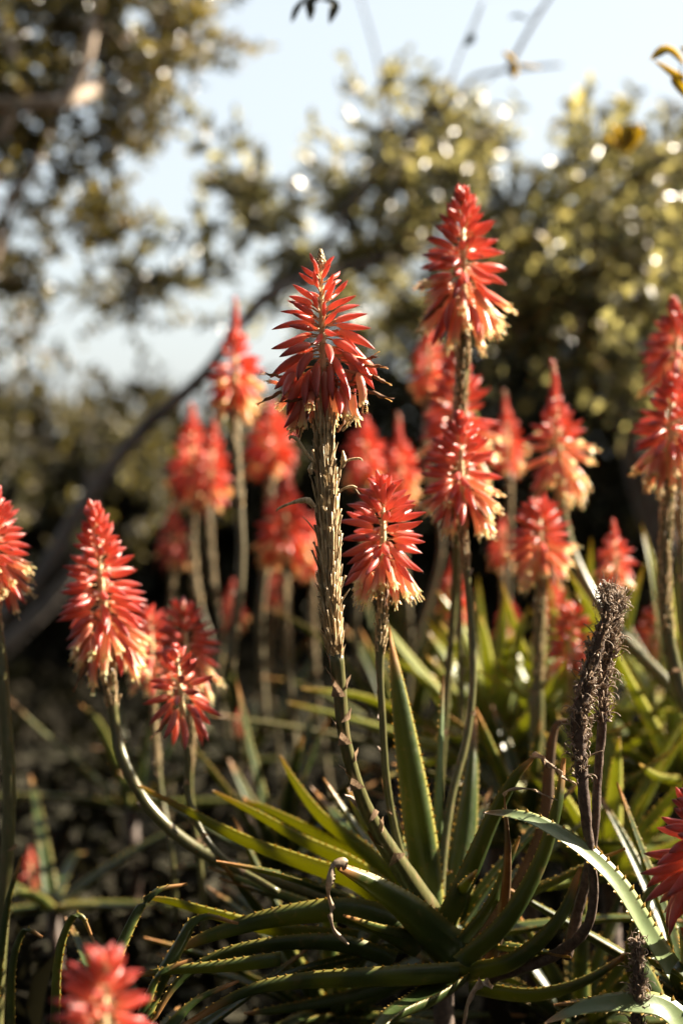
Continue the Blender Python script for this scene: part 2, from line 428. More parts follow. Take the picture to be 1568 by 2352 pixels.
# bush on the right, pale leaves with bright glints
tree('glossy_bush', 'tall bush with pale yellow-green glossy leaves on the right behind the flowers', 'bush', G(1.5, 4.6),
     [([(1.5, 4.6, -.05), P(1500, 1200, 4.6), P(1420, 800, 4.5), P(1330, 500, 4.5)], .06, .015),
      ([P(1500, 1200, 4.6), P(1650, 800, 4.4), P(1600, 420, 4.3)], .035, .012),
      ([P(1420, 800, 4.5), P(1220, 640, 4.4), P(1130, 450, 4.4)], .022, .008)],
     [(1180, 450, 4.4, 140, 90, .4, 40), (1380, 430, 4.3, 130, 90, .4, 46), (1550, 430, 4.2, 120, 150, .4, 60), (1180, 640, 4.4, 160, 120, .4, 48), (1350, 640, 4.2, 150, 130, .4, 60), (1510, 700, 4.0, 130, 170, .4, 66),
      (1250, 800, 4.3, 150, 90, .3, 55), (1420, 840, 4.0, 130, 90, .3, 48), (1080, 760, 4.6, 120, 100, .3, 30), (1380, 310, 4.5, 60, 50, .2, 12), (1600, 900, 3.8, 100, 120, .3, 30)],
     MAT['bush_foliage'], MAT['bark'], (.058, .026), 41, per=11, twl=.14)

# unseen shrubs added on the right, towards the sun, to shade the low ground
def shrub_row():
    rng = np.random.RandomState(8)
    for k in range(6):
        u = -2.3 + k * .95
        x, y = 2.85 - .26 * u + rng.uniform(-.15, .15), 2.6 + .966 * u + rng.uniform(-.15, .15)
        h = [2.4, 2.35, 2.15, 2.1, 2.0, 2.1][k]
        n = 110
        C = np.zeros((n * 6, 3)); D = rng.normal(0, 1, (n * 6, 3))
        p = rng.normal(0, 1, (n, 3)); p /= np.linalg.norm(p, axis=1)[:, None]; p *= rng.uniform(0, 1, (n, 1)) ** .4
        p = p * np.array([.6, .6, h * .5]) + np.array([x, y, h * .5])
        q = rng.normal(0, 1, (420, 3)); q /= np.linalg.norm(q, axis=1)[:, None]; q *= rng.uniform(0, 1, (420, 1)) ** .4
        hh = [1.1, 1.06, .99, .92, .88, .92][k]; q = q * np.array([.6, .6, hh]) + np.array([x, y, hh + rng.uniform(-.04, .04)])
        p = np.vstack([p, q]); n = len(p); D = rng.normal(0, 1, (n * 6, 3))
        C = np.repeat(p, 6, 0) + rng.normal(0, .05, (n * 6, 3)); C[:, 2] = np.maximum(C[:, 2], .02)
        labels = ['tall dense shrub nearest the camera in the row off to the right', 'dense shrub second from the camera in the row off to the right', 'dense shrub third from the camera in the row off to the right',
                  'lower dense shrub fourth from the camera in the row off to the right', 'dense shrub fifth from the camera in the row off to the right', 'dense shrub farthest from the camera in the row off to the right']
        r_ = root('shrub', labels[k], 'shrub', G(x, y), 'shrubs in a row off to the right')
        mb = MB(); mb.tube([(x, y, -.05), (x + .05, y, h * .4), (x - .04, y + .05, h * .8)], [.05, .035, .012], 8); put('trunk', mb.mesh('trunk', MAT['bark'], r_.location), r_)
        put('foliage', leaf_cloud('foliage', C, D, .085, .04, MAT['hedge_foliage'], rng, r_.location, .8), r_, kind='stuff')
shrub_row()

def canopy():  # unseen tree crown added overhead to cut the sky fill
    rng = np.random.RandomState(18)
    b = G(-1.9, -1.4)
    r_ = root('overhanging_tree', 'broad dark tree standing behind the viewer with its crown overhead', 'tree', b)
    mb = MB(); s = spline([(-1.9, -1.4, -.05), (-1.8, -1.3, 1.6), (-1.3, -.7, 3.0), (-.6, .2, 3.8)], 20); mb.tube([Vector(q) for q in s], [.16 - .006 * i for i in range(20)], 9, wob=.05, rng=random.Random(4)); put('trunk', mb.mesh('trunk', MAT['bark'], b), r_)
    n = 4200
    p = rng.normal(0, 1, (n, 3)); p /= np.linalg.norm(p, axis=1)[:, None]; p *= rng.uniform(0, 1, (n, 1)) ** .33
    p = p * np.array([4.2, 4.2, .9]) + np.array([-2.2, -.6, 3.9])
    C = np.repeat(p, 8, 0) + rng.normal(0, .09, (n * 8, 3)); D = rng.normal(0, 1, C.shape)
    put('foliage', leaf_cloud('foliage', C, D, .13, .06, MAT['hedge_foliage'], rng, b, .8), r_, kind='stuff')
canopy()
def side_trees():  # unseen trees added around the view to block sky light
    rng = np.random.RandomState(33)
    for k, (x, y, h, w) in enumerate([(-3.4, 2.2, 4.6, 1.3), (-3.6, -.6, 4.6, 1.4), (-2.2, -3.2, 4.4, 1.4), (.4, -3.6, 4.4, 1.4), (2.6, -2.4, 4.6, 1.3), (3.6, -.2, 4.4, 1.1)]):
        lab = ['dense dark tree out of view to the left, level with the flowers', 'dense dark tree out of view to the left, level with the viewer', 'dense dark tree behind the viewer, to the left', 'dense dark tree straight behind the viewer',
               'dense dark tree behind the viewer, to the right', 'dense dark tree out of view to the right, level with the viewer'][k]
        b = G(x, y); r_ = root('garden_tree', lab, 'tree', b, 'dark trees around the flower bed')
        mb = MB(); mb.tube([(x, y, -.05), (x + .08, y, h * .4), (x, y + .08, h * .8)], [.12, .08, .03], 8); put('trunk', mb.mesh('trunk', MAT['bark'], b), r_)
        n = 900
        p = rng.normal(0, 1, (n, 3)); p /= np.linalg.norm(p, axis=1)[:, None]; p *= rng.uniform(0, 1, (n, 1)) ** .33
        p = p * np.array([w, w, h * .5]) + np.array([x, y, h * .5]); p[:, 2] = np.maximum(p[:, 2], .15)
        C = np.repeat(p, 8, 0) + rng.normal(0, .07, (n * 8, 3))
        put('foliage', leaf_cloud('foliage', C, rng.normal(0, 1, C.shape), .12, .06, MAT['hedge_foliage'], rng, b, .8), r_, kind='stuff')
side_trees()
def low_cover():  # near-black leaves added so the ground reads as deep shade
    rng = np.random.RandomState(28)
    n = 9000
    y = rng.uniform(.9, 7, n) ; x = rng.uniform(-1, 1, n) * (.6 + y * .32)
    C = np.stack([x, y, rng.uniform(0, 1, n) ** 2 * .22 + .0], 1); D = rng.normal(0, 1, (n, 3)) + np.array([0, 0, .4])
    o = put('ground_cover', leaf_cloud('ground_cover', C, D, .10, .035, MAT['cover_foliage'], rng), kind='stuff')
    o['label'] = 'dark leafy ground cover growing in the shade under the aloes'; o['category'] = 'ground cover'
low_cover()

# mid-distance left undergrowth catching dim light
tree('low_shrub', 'dim olive shrub under the arching limb at the left edge', 'shrub', G(-1.7, 5.6),
     [([(-1.7, 5.6, -.05), P(180, 1300, 5.6), P(200, 1000, 5.6)], .04, .01)],
     [(60, 1010, 5.6, 190, 110, .5, 60), (310, 1010, 5.7, 170, 90, .5, 50), (60, 1160, 5.3, 180, 110, .4, 40), (300, 1150, 5.4, 170, 110, .4, 40), (620, 1020, 5.9, 170, 90, .4, 40)],
     MAT['shade_foliage'], MAT['bark'], (.05, .022), 51, per=7, twl=.14)

# near single leaves seen against the sky
def sprig(label, twig, leaves, mat, rtw=.0012):
    b = twig[0]; rt = root('leafy_twig', label, 'twig', b)
    mb = MB(); mb.tube([Vector(q) for q in spline([tuple(p) for p in twig], 10)], rtw, 5); put('stem', mb.mesh('stem', MAT['bark'], b), rt)
    for k, (a, m_, c, w) in enumerate(leaves):
        a, m_, c = P(*a), P(*m_), P(*c)
        mb = blade([a, m_, c], w, Vector((0.25, -.75, .6)), thick=.0006, taper=lambda t: math.sin(PI * min(1, t * .92 + .06)) ** .8, n=9, fold=.25)
        put('leaf', mb.mesh('leaf', mat, b), rt)

def frames(pts, hint):
    n = len(pts); out = []
    for i in range(n):
        T = (pts[min(i + 1, n - 1)] - pts[max(i - 1, 0)]).normalized()
        S = T.cross(hint)
        if S.length < .05: S = T.cross(Vector((1, .3, .2)))
        S.normalize()
        if out and S.dot(out[-1][1]) < 0: S = -S
        N = S.cross(T).normalized()
        if N.dot(hint) < 0 and not out: pass
        out.append((T, S, N))
    return out

def blade(ctrl, w, hint, thick=.01, taper=None, n=22, fold=.0, chan=.35, twist=0.0):
    """leaf of thick crescent section through control points; w full width in metres"""
    if taper is None: taper = lambda t: max(.03, (1 - t) ** .72) * (0.85 + .15 * min(1, t * 6))
    s = spline([tuple(p) for p in ctrl], n); pts = [Vector(q) for q in s]
    fr = frames(pts, hint)
    K = 7; mb = MB(); v, f, t_, e_ = [], [], [], []
    for i, p in enumerate(pts):
        t = i / (n - 1); T, S, N = fr[i]
        if twist: 
            q = Quaternion(T, twist * t); S = q @ S; N = q @ N
        sg = 1 if N.dot(hint) >= 0 else -1
        ww = w * .5 * taper(t); th = thick * (.25 + .75 * taper(t))
        for k in range(K):                       # upper side
            u = -1 + 2 * k / (K - 1)
            v.append(p + S * ww * u + N * sg * (abs(u) ** 1.6 * ww * chan + fold * abs(u) * ww)); t_.append(t); e_.append(abs(u))
        for k in range(1, K - 1):                # lower side
            u = 1 - 2 * k / (K - 1)
            v.append(p + S * ww * u + N * sg * ((abs(u) ** 1.6) * ww * chan + fold * abs(u) * ww - th * (1 - abs(u) ** 2.2))); t_.append(t); e_.append(abs(u))
    m = 2 * K - 2
    for i in range(n - 1):
        for k in range(m):
            k2 = (k + 1) % m
            f.append((i * m + k, i * m + k2, (i + 1) * m + k2, (i + 1) * m + k))
    f.append(tuple(range(m))); f.append(tuple((n - 1) * m + k for k in range(m - 1, -1, -1)))
    mb.add(v, f, t_, e_)
    mb.frames = (pts, fr, taper, w, chan, fold, hint)
    return mb

def teeth(mb, spacing=.011, h=.0042, rng=None, tend=.93):
    pts, fr, taper, w, chan, fold, hint = mb.frames
    L = [0]
    for i in range(1, len(pts)): L.append(L[-1] + (pts[i] - pts[i - 1]).length)
    out = MB(); tot = L[-1]; a = tot * .05
    while a < tot * tend:
        i = max(j for j in range(len(L)) if L[j] <= a); i = min(i, len(pts) - 2)
        fq = (a - L[i]) / max(1e-6, L[i + 1] - L[i]); t = (i + fq) / (len(pts) - 1)
        p = pts[i].lerp(pts[i + 1], fq); T, S, N = fr[i]; sg = 1 if N.dot(hint) >= 0 else -1
        ww = w * .5 * taper(t)
        for sd in (-1, 1):
            hh = h * rng.uniform(.75, 1.2) * (.55 + .45 * (1 - t))
            o = p + S * sd * ww * .985 + N * sg * (ww * chan + fold * ww)
            tip = o + (S * sd * .8 + T * .55 + N * sg * .25).normalized() * hh
            b1, b2, b3, b4 = o - T * hh * .55, o + N * hh * .28, o + T * hh * .55, o - N * hh * .28
            out.add([b1, b2, b3, b4, tip], [(0, 1, 4), (1, 2, 4), (2, 3, 4), (3, 0, 4)])
        a += spacing * rng.uniform(.8, 1.2)
    return out

def add_leaf(rt, ctrl, wpx, hint=(0, .6, 1), mat='aloe_leaf', thick=.011, tooth=True, rng=None, chan=.35, n=24, th_h=.0042, dry=None, taper=None, name='leaf', label=None, spacing=.011, twist=0.):
    """ctrl in survey coordinates (x, y, d); wpx full base width in survey px"""
    c = [P(*p) for p in ctrl]; w = M(wpx, ctrl[0][2])
    b = rt.location
    mb = blade(c, w, Vector(hint), thick, taper, n, chan=chan, twist=twist)
    o = put(name, mb.mesh('leaf', MAT[mat], b), rt)
    if label: o['label'] = label
    if tooth: put('teeth', teeth(mb, spacing, th_h, rng).mesh('teeth', MAT['tooth'], b, False), o, kind='stuff')
    if dry:
        c2 = [P(*p) for p in dry]
        d2 = blade(c2, M(wpx, ctrl[0][2]) * .2, Vector(hint), .0015, lambda t: (1 - t * .7) * (1 + .35 * math.sin(t * 23)), 26, chan=.9, twist=2.5)
        put('dried_tip', d2.mesh('dried_tip', MAT['dry_tip'], b), o)
    return o

# ------------------------------------------------------------------ floret meshes (unit length along +Z)
def floret_mesh(kind, seed):
    rr = random.Random(seed); mb = MB()
    segs = 9; n = 11
    if kind == 'bud':
        prof = [(0, .30), (.05, .55), (.14, .86), (.30, 1.0), (.48, .98), (.64, .84), (.77, .64), (.87, .43), (.94, .24), (.98, .10), (1, .02)]
    elif kind == 'open':
        prof = [(0, .30), (.05, .6), (.14, .9), (.32, 1.0), (.55, .96), (.72, .92), (.82, .95), (.88, 1.02)]
    else:
        prof = [(0, .3), (.1, .42), (.25, .40), (.4, .5), (.55, .36), (.7, .48), (.85, .40), (1, .12)]
    bend = rr.uniform(.02, .09) if kind != 'dry' else rr.uniform(-.25, .25)
    ph = rr.uniform(0, 6)
    v, f, t_ = [], [], []
    for (t, r) in prof:
        ox = bend * math.sin(t * PI) if kind != 'dry' else bend * t * t + .03 * math.sin(t * 11 + ph)
        for k in range(segs):
            a = 2 * PI * k / segs
            q = r * .105 * (1 + .05 * math.cos(3 * a + ph) + (rr.uniform(-.25, .25) if kind == 'dry' else rr.uniform(-.02, .02)))
            v.append((ox + q * math.cos(a), q * math.sin(a), t)); t_.append(t)
    nr = len(prof)
    for i in range(nr - 1):
        for k in range(segs):
            k2 = (k + 1) % segs
            f.append((i * segs + k, i * segs + k2, (i + 1) * segs + k2, (i + 1) * segs + k))
    f.append(tuple(range(segs - 1, -1, -1)))
    mb.add(v, f, t_)
    if kind == 'open':                                           # six flaring lobes
        last = (nr - 1) * segs; ox = bend * math.sin(.88 * PI)
        for k in range(6):
            a = 2 * PI * k / 6 + .1; fl = rr.uniform(.01, .06)
            c, s = math.cos(a), math.sin(a); q = .106; wv = .05
            pts = [(ox + q * c - wv * s, q * s + wv * c, .875), (ox + q * c + wv * s, q * s - wv * c, .875),
                   (ox + (q + fl * .6) * c + wv * .8 * s, (q + fl * .6) * s - wv * .8 * c, .95), (ox + (q + fl * .6) * c - wv * .8 * s, (q + fl * .6) * s + wv * .8 * c, .95), (ox + (q + fl * 1.3) * c, (q + fl * 1.3) * s, 1.0)]
            mb.add(pts, [(0, 1, 2, 3), (3, 2, 4)], [.88, .88, .95, .95, 1.])
        for k in range(4):                                       # stamens
            a = rr.uniform(0, 6.28); L = 1 + rr.uniform(.05, .22)
            mb.tube([(ox + .03 * math.cos(a), .03 * math.sin(a), .8), (ox + .05 * math.cos(a), .05 * math.sin(a), L - .06), (ox + .06 * math.cos(a), .05 * math.sin(a), L)], [.009, .008, .014], 4, tv=(.85, .9))
    if kind == 'dry':
        for k in range(2):
            a = rr.uniform(0, 6.28)
            mb.tube([(bend, 0, .95), (bend * 1.3 + .03 * math.cos(a), .03 * math.sin(a), 1.15), (bend * 1.5 + .06 * math.cos(a), .07 * math.sin(a), 1.3)], [.012, .009, .008], 4, tv=(.2, .3))
    mm = {'bud': 'red_bud', 'open': 'open_flower', 'dry': 'withered_flower'}[kind]
    return mb, mb.mesh('floret_' + kind, MAT[mm])
FL = {k: [floret_mesh(k, s * 7 + len(k)) for s in range(5)] for k in ('bud', 'open', 'dry')}

def ped_mesh():
    mb = MB(); mb.tube([(0, 0, 0), (.02, 0, .3), (.03, 0, .7), (0, 0, 1)], [.05, .04, .045, .07], 5); return mb.mesh('pedicel', MAT['pedicel'])
PED = ped_mesh()
Z = Vector((0, 0, 1))
def aim(a, b, spin=0.):
    q = (b - a).to_track_quat('Z', 'Y')
    return q @ Quaternion(Z, spin)

def bud_tip(rt, top, axis_dn, length, rad, rr):
    """cone of tiny overlapping bud scales"""
    mb = MB(); ax = axis_dn.normalized()
    s = ax.orthogonal().normalized(); w = ax.cross(s)
    mb.tube([top + ax * length * 1.05, top + ax * length * .5, top + ax * length * .1], [rad * .55, rad * .5, rad * .1], 8, ev=.6)
    n = 42
    for i in range(n):
        t = (i + .5) / n; a = i * 2.39996
        r = rad * (.25 + .75 * math.sin(min(1, t * 1.15) * PI * .5)); o = top + ax * length * (t * .92 + .06)
        d = s * math.cos(a) + w * math.sin(a); sd = ax.cross(d)
        L = length * .22 * rr.uniform(.8, 1.2); b = o + d * r * .45 + ax * L * .5; tp = o + d * r * 1.05 - ax * L * .5
        m_ = o + d * r * 1.1 + ax * L * .05; ww = rad * .34
        mb.add([b - sd * ww * .6, b + sd * ww * .6, m_ + sd * ww * .8, m_ - sd * ww * .8, tp, m_ - d * ww * .7], [(0, 1, 2, 3), (3, 2, 4), (0, 3, 5), (1, 5, 2), (3, 4, 5), (2, 5, 4)], [t] * 6, [rr.uniform(.3, 1)] * 6)
    return put('bud_cluster', mb.mesh('bud_cluster', MAT['dry_stem'], rt.location), rt)

def dry_sticks(rt, path, rad, n, slen, rr, spread=.16, stick=.0016, separate=False, name='old_pedicels'):
    """old upright flower stalks pressed to the stem; path bottom to top"""
    m = len(path); allmb = MB()
    for i in range(n):
        t = (i + rr.random()) / n; fi = t * (m - 1); k = min(int(fi), m - 2); p = path[k].lerp(path[k + 1], fi - k)
        T = (path[min(k + 1, m - 1)] - path[max(k - 1, 0)]).normalized()
        s = T.orthogonal().normalized(); w = T.cross(s); a = i * 2.39996 + rr.uniform(-.3, .3)
        d = s * math.cos(a) + w * math.sin(a)
        r = rad[k] if hasattr(rad, '__len__') else rad
        L = slen * rr.uniform(.65, 1.25); out = spread * rr.uniform(.2, 1.2) * (1 if rr.random() > .1 else 2.2)
        pts = [p + d * r * .8, p + d * (r * 1.02 + L * out * .25) + T * L * .4, p + d * (r * 1.05 + L * out * .7) + T * L * .8, p + d * (r * 1.05 + L * out) + T * L]
        mb = MB() if separate else allmb
        q = stick * rr.uniform(.7, 1.4); e = rr.random()
        mb.tube(pts, [q * .8, q * .9, q * .8, q * 1.15 if rr.random() < .5 else q * .3], 4, ev=e)
        # small papery scale at its foot
        if rr.random() < .8:
            sd = T.cross(d); b = p + d * r * 1.0; ww = stick * rr.uniform(1.5, 3)
            LL = L * rr.uniform(.2, .42)
            mb.add([b - sd * ww, b + sd * ww, b + sd * ww * .8 + d * LL * .16 + T * LL * .5, b - sd * ww * .8 + d * LL * .16 + T * LL * .5, b + d * LL * rr.uniform(.2, .5) + T * LL], [(0, 1, 2, 3), (3, 2, 4)], [0] * 5, [min(1, e + .2)] * 5)
        if separate: put('old_pedicel', mb.mesh('old_pedicel', MAT['dry_stem'], rt.location), rt)
    if not separate and n: put(name, allmb.mesh(name, MAT['dry_stem'], rt.location), rt, kind='stuff')

def stem_bract(rt, p, T, d, r, L, rr, mat='bract'):
    sd = T.cross(d).normalized(); mb = MB(); v, t_ = [], []
    W = r * 1.5
    n = 5
    for i in range(n):
        t = i / (n - 1); ww = W * (1 - t) ** .8 + .0002
        lift = (t ** 1.7) * L * rr.uniform(.3, .55)
        for k in (-1, -.4, .4, 1):
            v.append(p + d * (r * (1.06 - .35 * k * k * (1 - t)) + lift) + sd * ww * k * .75 + T * L * t + d * (abs(k) * ww * .25 * t)); t_.append(t)
    f = [(i * 4 + k, i * 4 + k + 1, (i + 1) * 4 + k + 1, (i + 1) * 4 + k) for i in range(n - 1) for k in range(3)]
    mb.add(v, f, t_)
    put('bract', mb.mesh('bract', MAT[mat], rt.location), rt)

SPIKES = 'flower spikes of the aloes'
def spike(label, tip, base, d, hw, stem, seed, n=84, tight=.0, single=True, rdry=.17, rthin=.085, dryfrac=.35, openf=.25, dark=False, tipl=.10, lscale=1., nbr=5, young=False, lean=None, db=None, rnd=False):
    n = int(n * 1.25); rr = random.Random(seed)
    d1 = db or d
    A, B = P(tip[0], tip[1], d), P(base[0], base[1], d1)
    HW = M(hw, d)
    fl = HW * .84 * lscale; pl = HW * .36
    ax = (B - A); L = ax.length; axn = ax.normalized()
    sp = [B] + [P(*q) for q in stem]
    foot = sp[-1]
    rt = root('aloe_flower_spike', label, 'aloe flower', foot, SPIKES)
    # stalk
    path = [Vector(q) for q in spline([tuple(p) for p in sp], 8 * len(sp))]
    mb = MB(); m = len(path); r1, r2 = HW * rdry * .62, HW * rthin
    rads = []
    for i in range(m):
        t = i / (m - 1); k = max(0, min(1, (t - dryfrac) / .12)); rads.append(r1 * (1 - k) + r2 * k * (1 + .25 * t))
    mb.tube(path, rads, 8, wob=.04, rng=rr)
    put('stalk', mb.mesh('stalk', MAT['green_stalk'] if single else MAT['far_stalk'], foot), rt)
    # rachis
    mb = MB(); mb.tube([A + axn * L * .04, A + ax * .5, B], [HW * .03, HW * .08, HW * rdry * .6], 7); put('rachis', mb.mesh('rachis', MAT['rachis'], foot), rt)
    kd = int(m * dryfrac) + 2
    if dryfrac > 0:
        pp = path[:kd][::-1]; dl = sum((pp[i + 1] - pp[i]).length for i in range(len(pp) - 1))
        dry_sticks(rt, pp, r1, int(40 + dl / HW * 28) if single else int(20 + dl / HW * 9), HW * .30, rr, stick=HW * (.016 if single else .026))
    for i in range(nbr):
        k = int(m * (dryfrac + (1 - dryfrac) * (i + rr.random()) / nbr)); k = max(1, min(m - 2, k))
        T = (path[k - 1] - path[k + 1]).normalized(); a = rr.uniform(0, 6.28); s = T.orthogonal().normalized(); w = T.cross(s)
        stem_bract(rt, path[k], T, s * math.cos(a) + w * math.sin(a), rads[k], HW * rr.uniform(.13, .22), rr)
    bud_tip(rt, A, ax, L * tipl, HW * .09, rr)
    # florets
    s0 = axn.orthogonal().normalized(); w0 = axn.cross(s0)
    up = -axn
    span = L - fl * .62
    fm = MB(); pm = MB()
    gold = 2.39996 + rr.uniform(-.012, .012); lop = rr.uniform(0, 6.28); gap = rr.uniform(.03, .10)
    for i in range(n):
        u = (i + .5) / n
        if u > .3 and rr.random() < gap: continue
        t = tipl * .5 + (1 - tipl * .5) * u ** .86
        a = i * gold + rr.uniform(-.25, .25)
        rad = s0 * math.cos(a) + w0 * math.sin(a)
        if u < tight:
            th = R(12 + 16 * u / tight); ln = fl * (.22 + .22 * u / tight); pl_ = pl * .15
        else:
            v_ = (u - tight) / (1 - tight)
            th = R(np.interp(v_, [0, .2, .42, .6, .8, 1], [30, 60, 84, 110, 140, 166] if rnd else [26, 52, 78, 102, 136, 162])) + rr.uniform(-.2, .2) + .12 * math.sin(a - lop)
            ln = fl * np.interp(v_, [0, .2, .4, .6, 1], [.52, .85, 1.0, 1.05, 1.05] if rnd else [.30, .52, .80, 1.0, 1.05]) * rr.uniform(.84, 1.1); pl_ = pl * np.interp(v_, [0, .5, 1], [.25, .7, 1.0])
        o = A + axn * span * t
        pd = rad * math.sin(min(th, R(100))) + up * math.cos(min(th, R(100)))
        b = o + pd * (pl_ + HW * .03)
        dr = rad * math.sin(th) + up * math.cos(th)
        tp = b + dr * ln
        v_ = u
        kind = 'bud'
        if openf > 0 and v_ > .86 - openf * .5 and rr.random() < .75: kind = 'open'
        if v_ > .8 and rr.random() < .12: kind = 'dry'
        mbf, me = rr.choice(FL[kind])
        n_ = n; th_s = fl * 1.08 * (.62 if u < tight else 1.0) * (.7 + .3 * min(1, ln / fl)) * (1.0 if single else 1.25)
        q = aim(b, tp, rr.uniform(0, 6.28))
        if single:
            f_ = put('floret', me, rt, b - foot, q, (th_s, th_s, ln))
            put('pedicel', PED, rt, o - foot, aim(o, b), (pl * .7, pl * .7, (b - o).length))
        else:
            mat = Matrix.Translation(b) @ q.to_matrix().to_4x4() @ Matrix.Diagonal((th_s, th_s, ln, 1))
            for_mesh = mbf
            fm.add([mat @ Vector(p) for p in for_mesh.v], for_mesh.f, for_mesh.t, [1.0 if kind == 'open' else 0.] * len(for_mesh.v))
            pm.tube([o, b], pl * .05, 4)
    if not single:
        put('florets', fm.mesh('florets', MAT['red_mass'], foot), rt, kind='stuff')
        put('pedicels', pm.mesh('pedicels', MAT['pedicel'], foot), rt, kind='stuff')
    return rt

def m_mass(nt):
    a = ramp(nt, attr(nt, 't'), [(0, (.80, .30, .14)), (.18, (.72, .27, .20)), (.6, (.68, .15, .115)), (.88, (.42, .07, .07)), (1, (.06, .03, .02))])
    b = ramp(nt, attr(nt, 't'), [(0, (.78, .26, .13)), (.2, (.68, .12, .08)), (.55, (.66, .13, .08)), (.76, (.78, .45, .2)), (1, (.65, .58, .22))])
    c = mix(nt, attr(nt, 'e'), a, b)
    return shader(nt, c, .33, .52, mix(nt, .45, c, (1, .38, .22)), .5)
MAT['red_mass'] = material('red_mass', m_mass)

# ------------------------------------------------------------------ the main spike, surveyed floret by floret
def zP(zx, zy, d):
    return P((600 + zx / 3.136) / 1.148, (600 + zy / 3.136) / 1.148, d)
def zM(z, d): return M(z / 3.136 / 1.148, d)
MAIN = [  # base x, y, tip x, y, width, front(+) or back(-), kind
 (725,300,680,215,38,0,'b'),(800,340,885,235,42,0,'b'),(745,390,708,275,42,1,'b'),(785,425,855,318,45,1,'b'),(722,405,608,320,50,0,'b'),(722,468,588,372,52,0,'b'),
 (850,420,932,342,44,-1,'b'),(748,500,718,370,45,1,'b'),(803,525,873,405,50,1,'b'),(862,480,940,420,42,-1,'b'),(745,600,535,468,60,0,'b'),(885,545,993,438,50,0,'b'),
 (810,612,893,465,54,1,'b'),(750,560,668,508,45,-1,'b'),(700,635,505,565,62,0,'b'),(845,645,1060,562,58,0,'b'),(742,668,682,562,45,1,'b'),(708,720,515,615,66,1,'b'),
 (700,665,492,598,50,-1,'b'),(832,685,985,608,58,1,'b'),(800,742,803,632,42,1,'b'),(880,700,1095,635,52,-1,'b'),(718,785,540,730,60,1,'b'),(700,735,430,688,52,-1,'b'),
 (810,797,915,712,52,1,'b'),(900,760,1052,688,50,-1,'b'),(890,778,1155,712,58,0,'b'),(708,845,508,830,60,1,'b'),(690,790,362,845,64,0,'b'),(895,805,1185,832,66,0,'b'),
 (655,895,357,1005,80,0,'b'),(682,965,430,1080,74,1,'b'),(812,855,905,910,56,1,'b'),(775,888,715,985,52,1,'b'),(920,850,1218,1008,82,0,'b'),(645,1045,345,1240,80,-1,'b'),
 (872,930,1080,1065,70,1,'b'),(818,970,850,1148,62,1,'b'),(960,905,1190,1125,62,-1,'b'),(695,1035,580,1278,80,1,'b'),(640,1110,385,1340,84,1,'b'),(880,1070,992,1320,68,1,'b'),
 (950,1030,1195,1268,86,0,'b'),(742,1120,740,1425,76,1,'b'),(805,1190,805,1570,76,1,'b'),(868,1250,905,1580,70,1,'o'),(690,1230,615,1670,74,1,'o'),(640,1230,490,1555,84,1,'b'),
 (1075,1200,1120,1480,76,0,'o'),(560,1270,440,1405,70,-1,'b'),(605,1420,465,1660,66,0,'b'),(600,1470,520,1690,66,0,'o'),(940,1300,985,1590,64,1,'o'),(1020,1330,1075,1600,72,0,'o'),
 (1100,1080,1242,1220,72,-1,'b'),(700,1350,682,1500,60,1,'o'),(705,1430,690,1600,56,0,'o'),(850,1370,845,1600,60,-1,'b'),(500,1370,415,1475,60,-1,'o'),(600,1080,400,1190,70,-1,'b'),
 (930,1180,1060,1400,74,-1,'b'),(880,1300,960,1520,62,-1,'b'),(760,1300,760,1560,64,-1,'b'),(560,1330,520,1560,70,-1,'b'),(650,1300,560,1600,70,-1,'b'),(1000,1190,1130,1340,76,-1,'b'),
 (870,860,1100,960,60,-1,'b'),(690,880,480,960,60,-1,'b'),(700,1000,520,1120,64,-1,'b'),(880,1000,1080,1180,70,-1,'b'),(740,830,620,780,48,-1,'b'),(850,590,930,520,44,-1,'b'),
 (720,1260,650,1590,70,1,'b'),(760,1240,770,1640,66,-1,'o'),(840,1290,870,1640,62,-1,'o'),(900,1350,930,1560,66,1,'b'),(560,1180,470,1400,76,1,'b'),(590,1230,430,1440,76,0,'b'),
 (1010,1100,1150,1350,74,0,'b'),(680,1180,640,1460,74,1,'b'),(850,1130,870,1440,70,1,'b'),(930,1160,1010,1440,72,1,'b'),(540,1430,500,1640,64,-1,'b'),(1040,1130,1215,1330,70,-1,'b'),(640,980,500,1190,66,-1,'b'),(960,1000,1150,1120,64,-1,'b'),
 (440,1300,335,1270,34,0,'o'),(460,1232,312,1213,34,0,'d'),(470,1345,290,1440,40,0,'d'),(620,1420,465,1445,34,1,'d'),(1060,1210,1000,1300,30,1,'d'),(1090,1290,1000,1360,34,1,'d'),
 (920,1388,1045,1385,32,1,'d'),(1120,1140,1275,1158,38,0,'d'),(1195,1225,1310,1280,40,0,'d'),(1125,1335,1310,1415,48,0,'d'),(1160,1090,1215,1050,40,0,'d'),(905,1690,1000,1590,32,0,'d'),
 (640,1640,560,1660,26,1,'d'),(900,1240,905,1330,34,1,'d')]
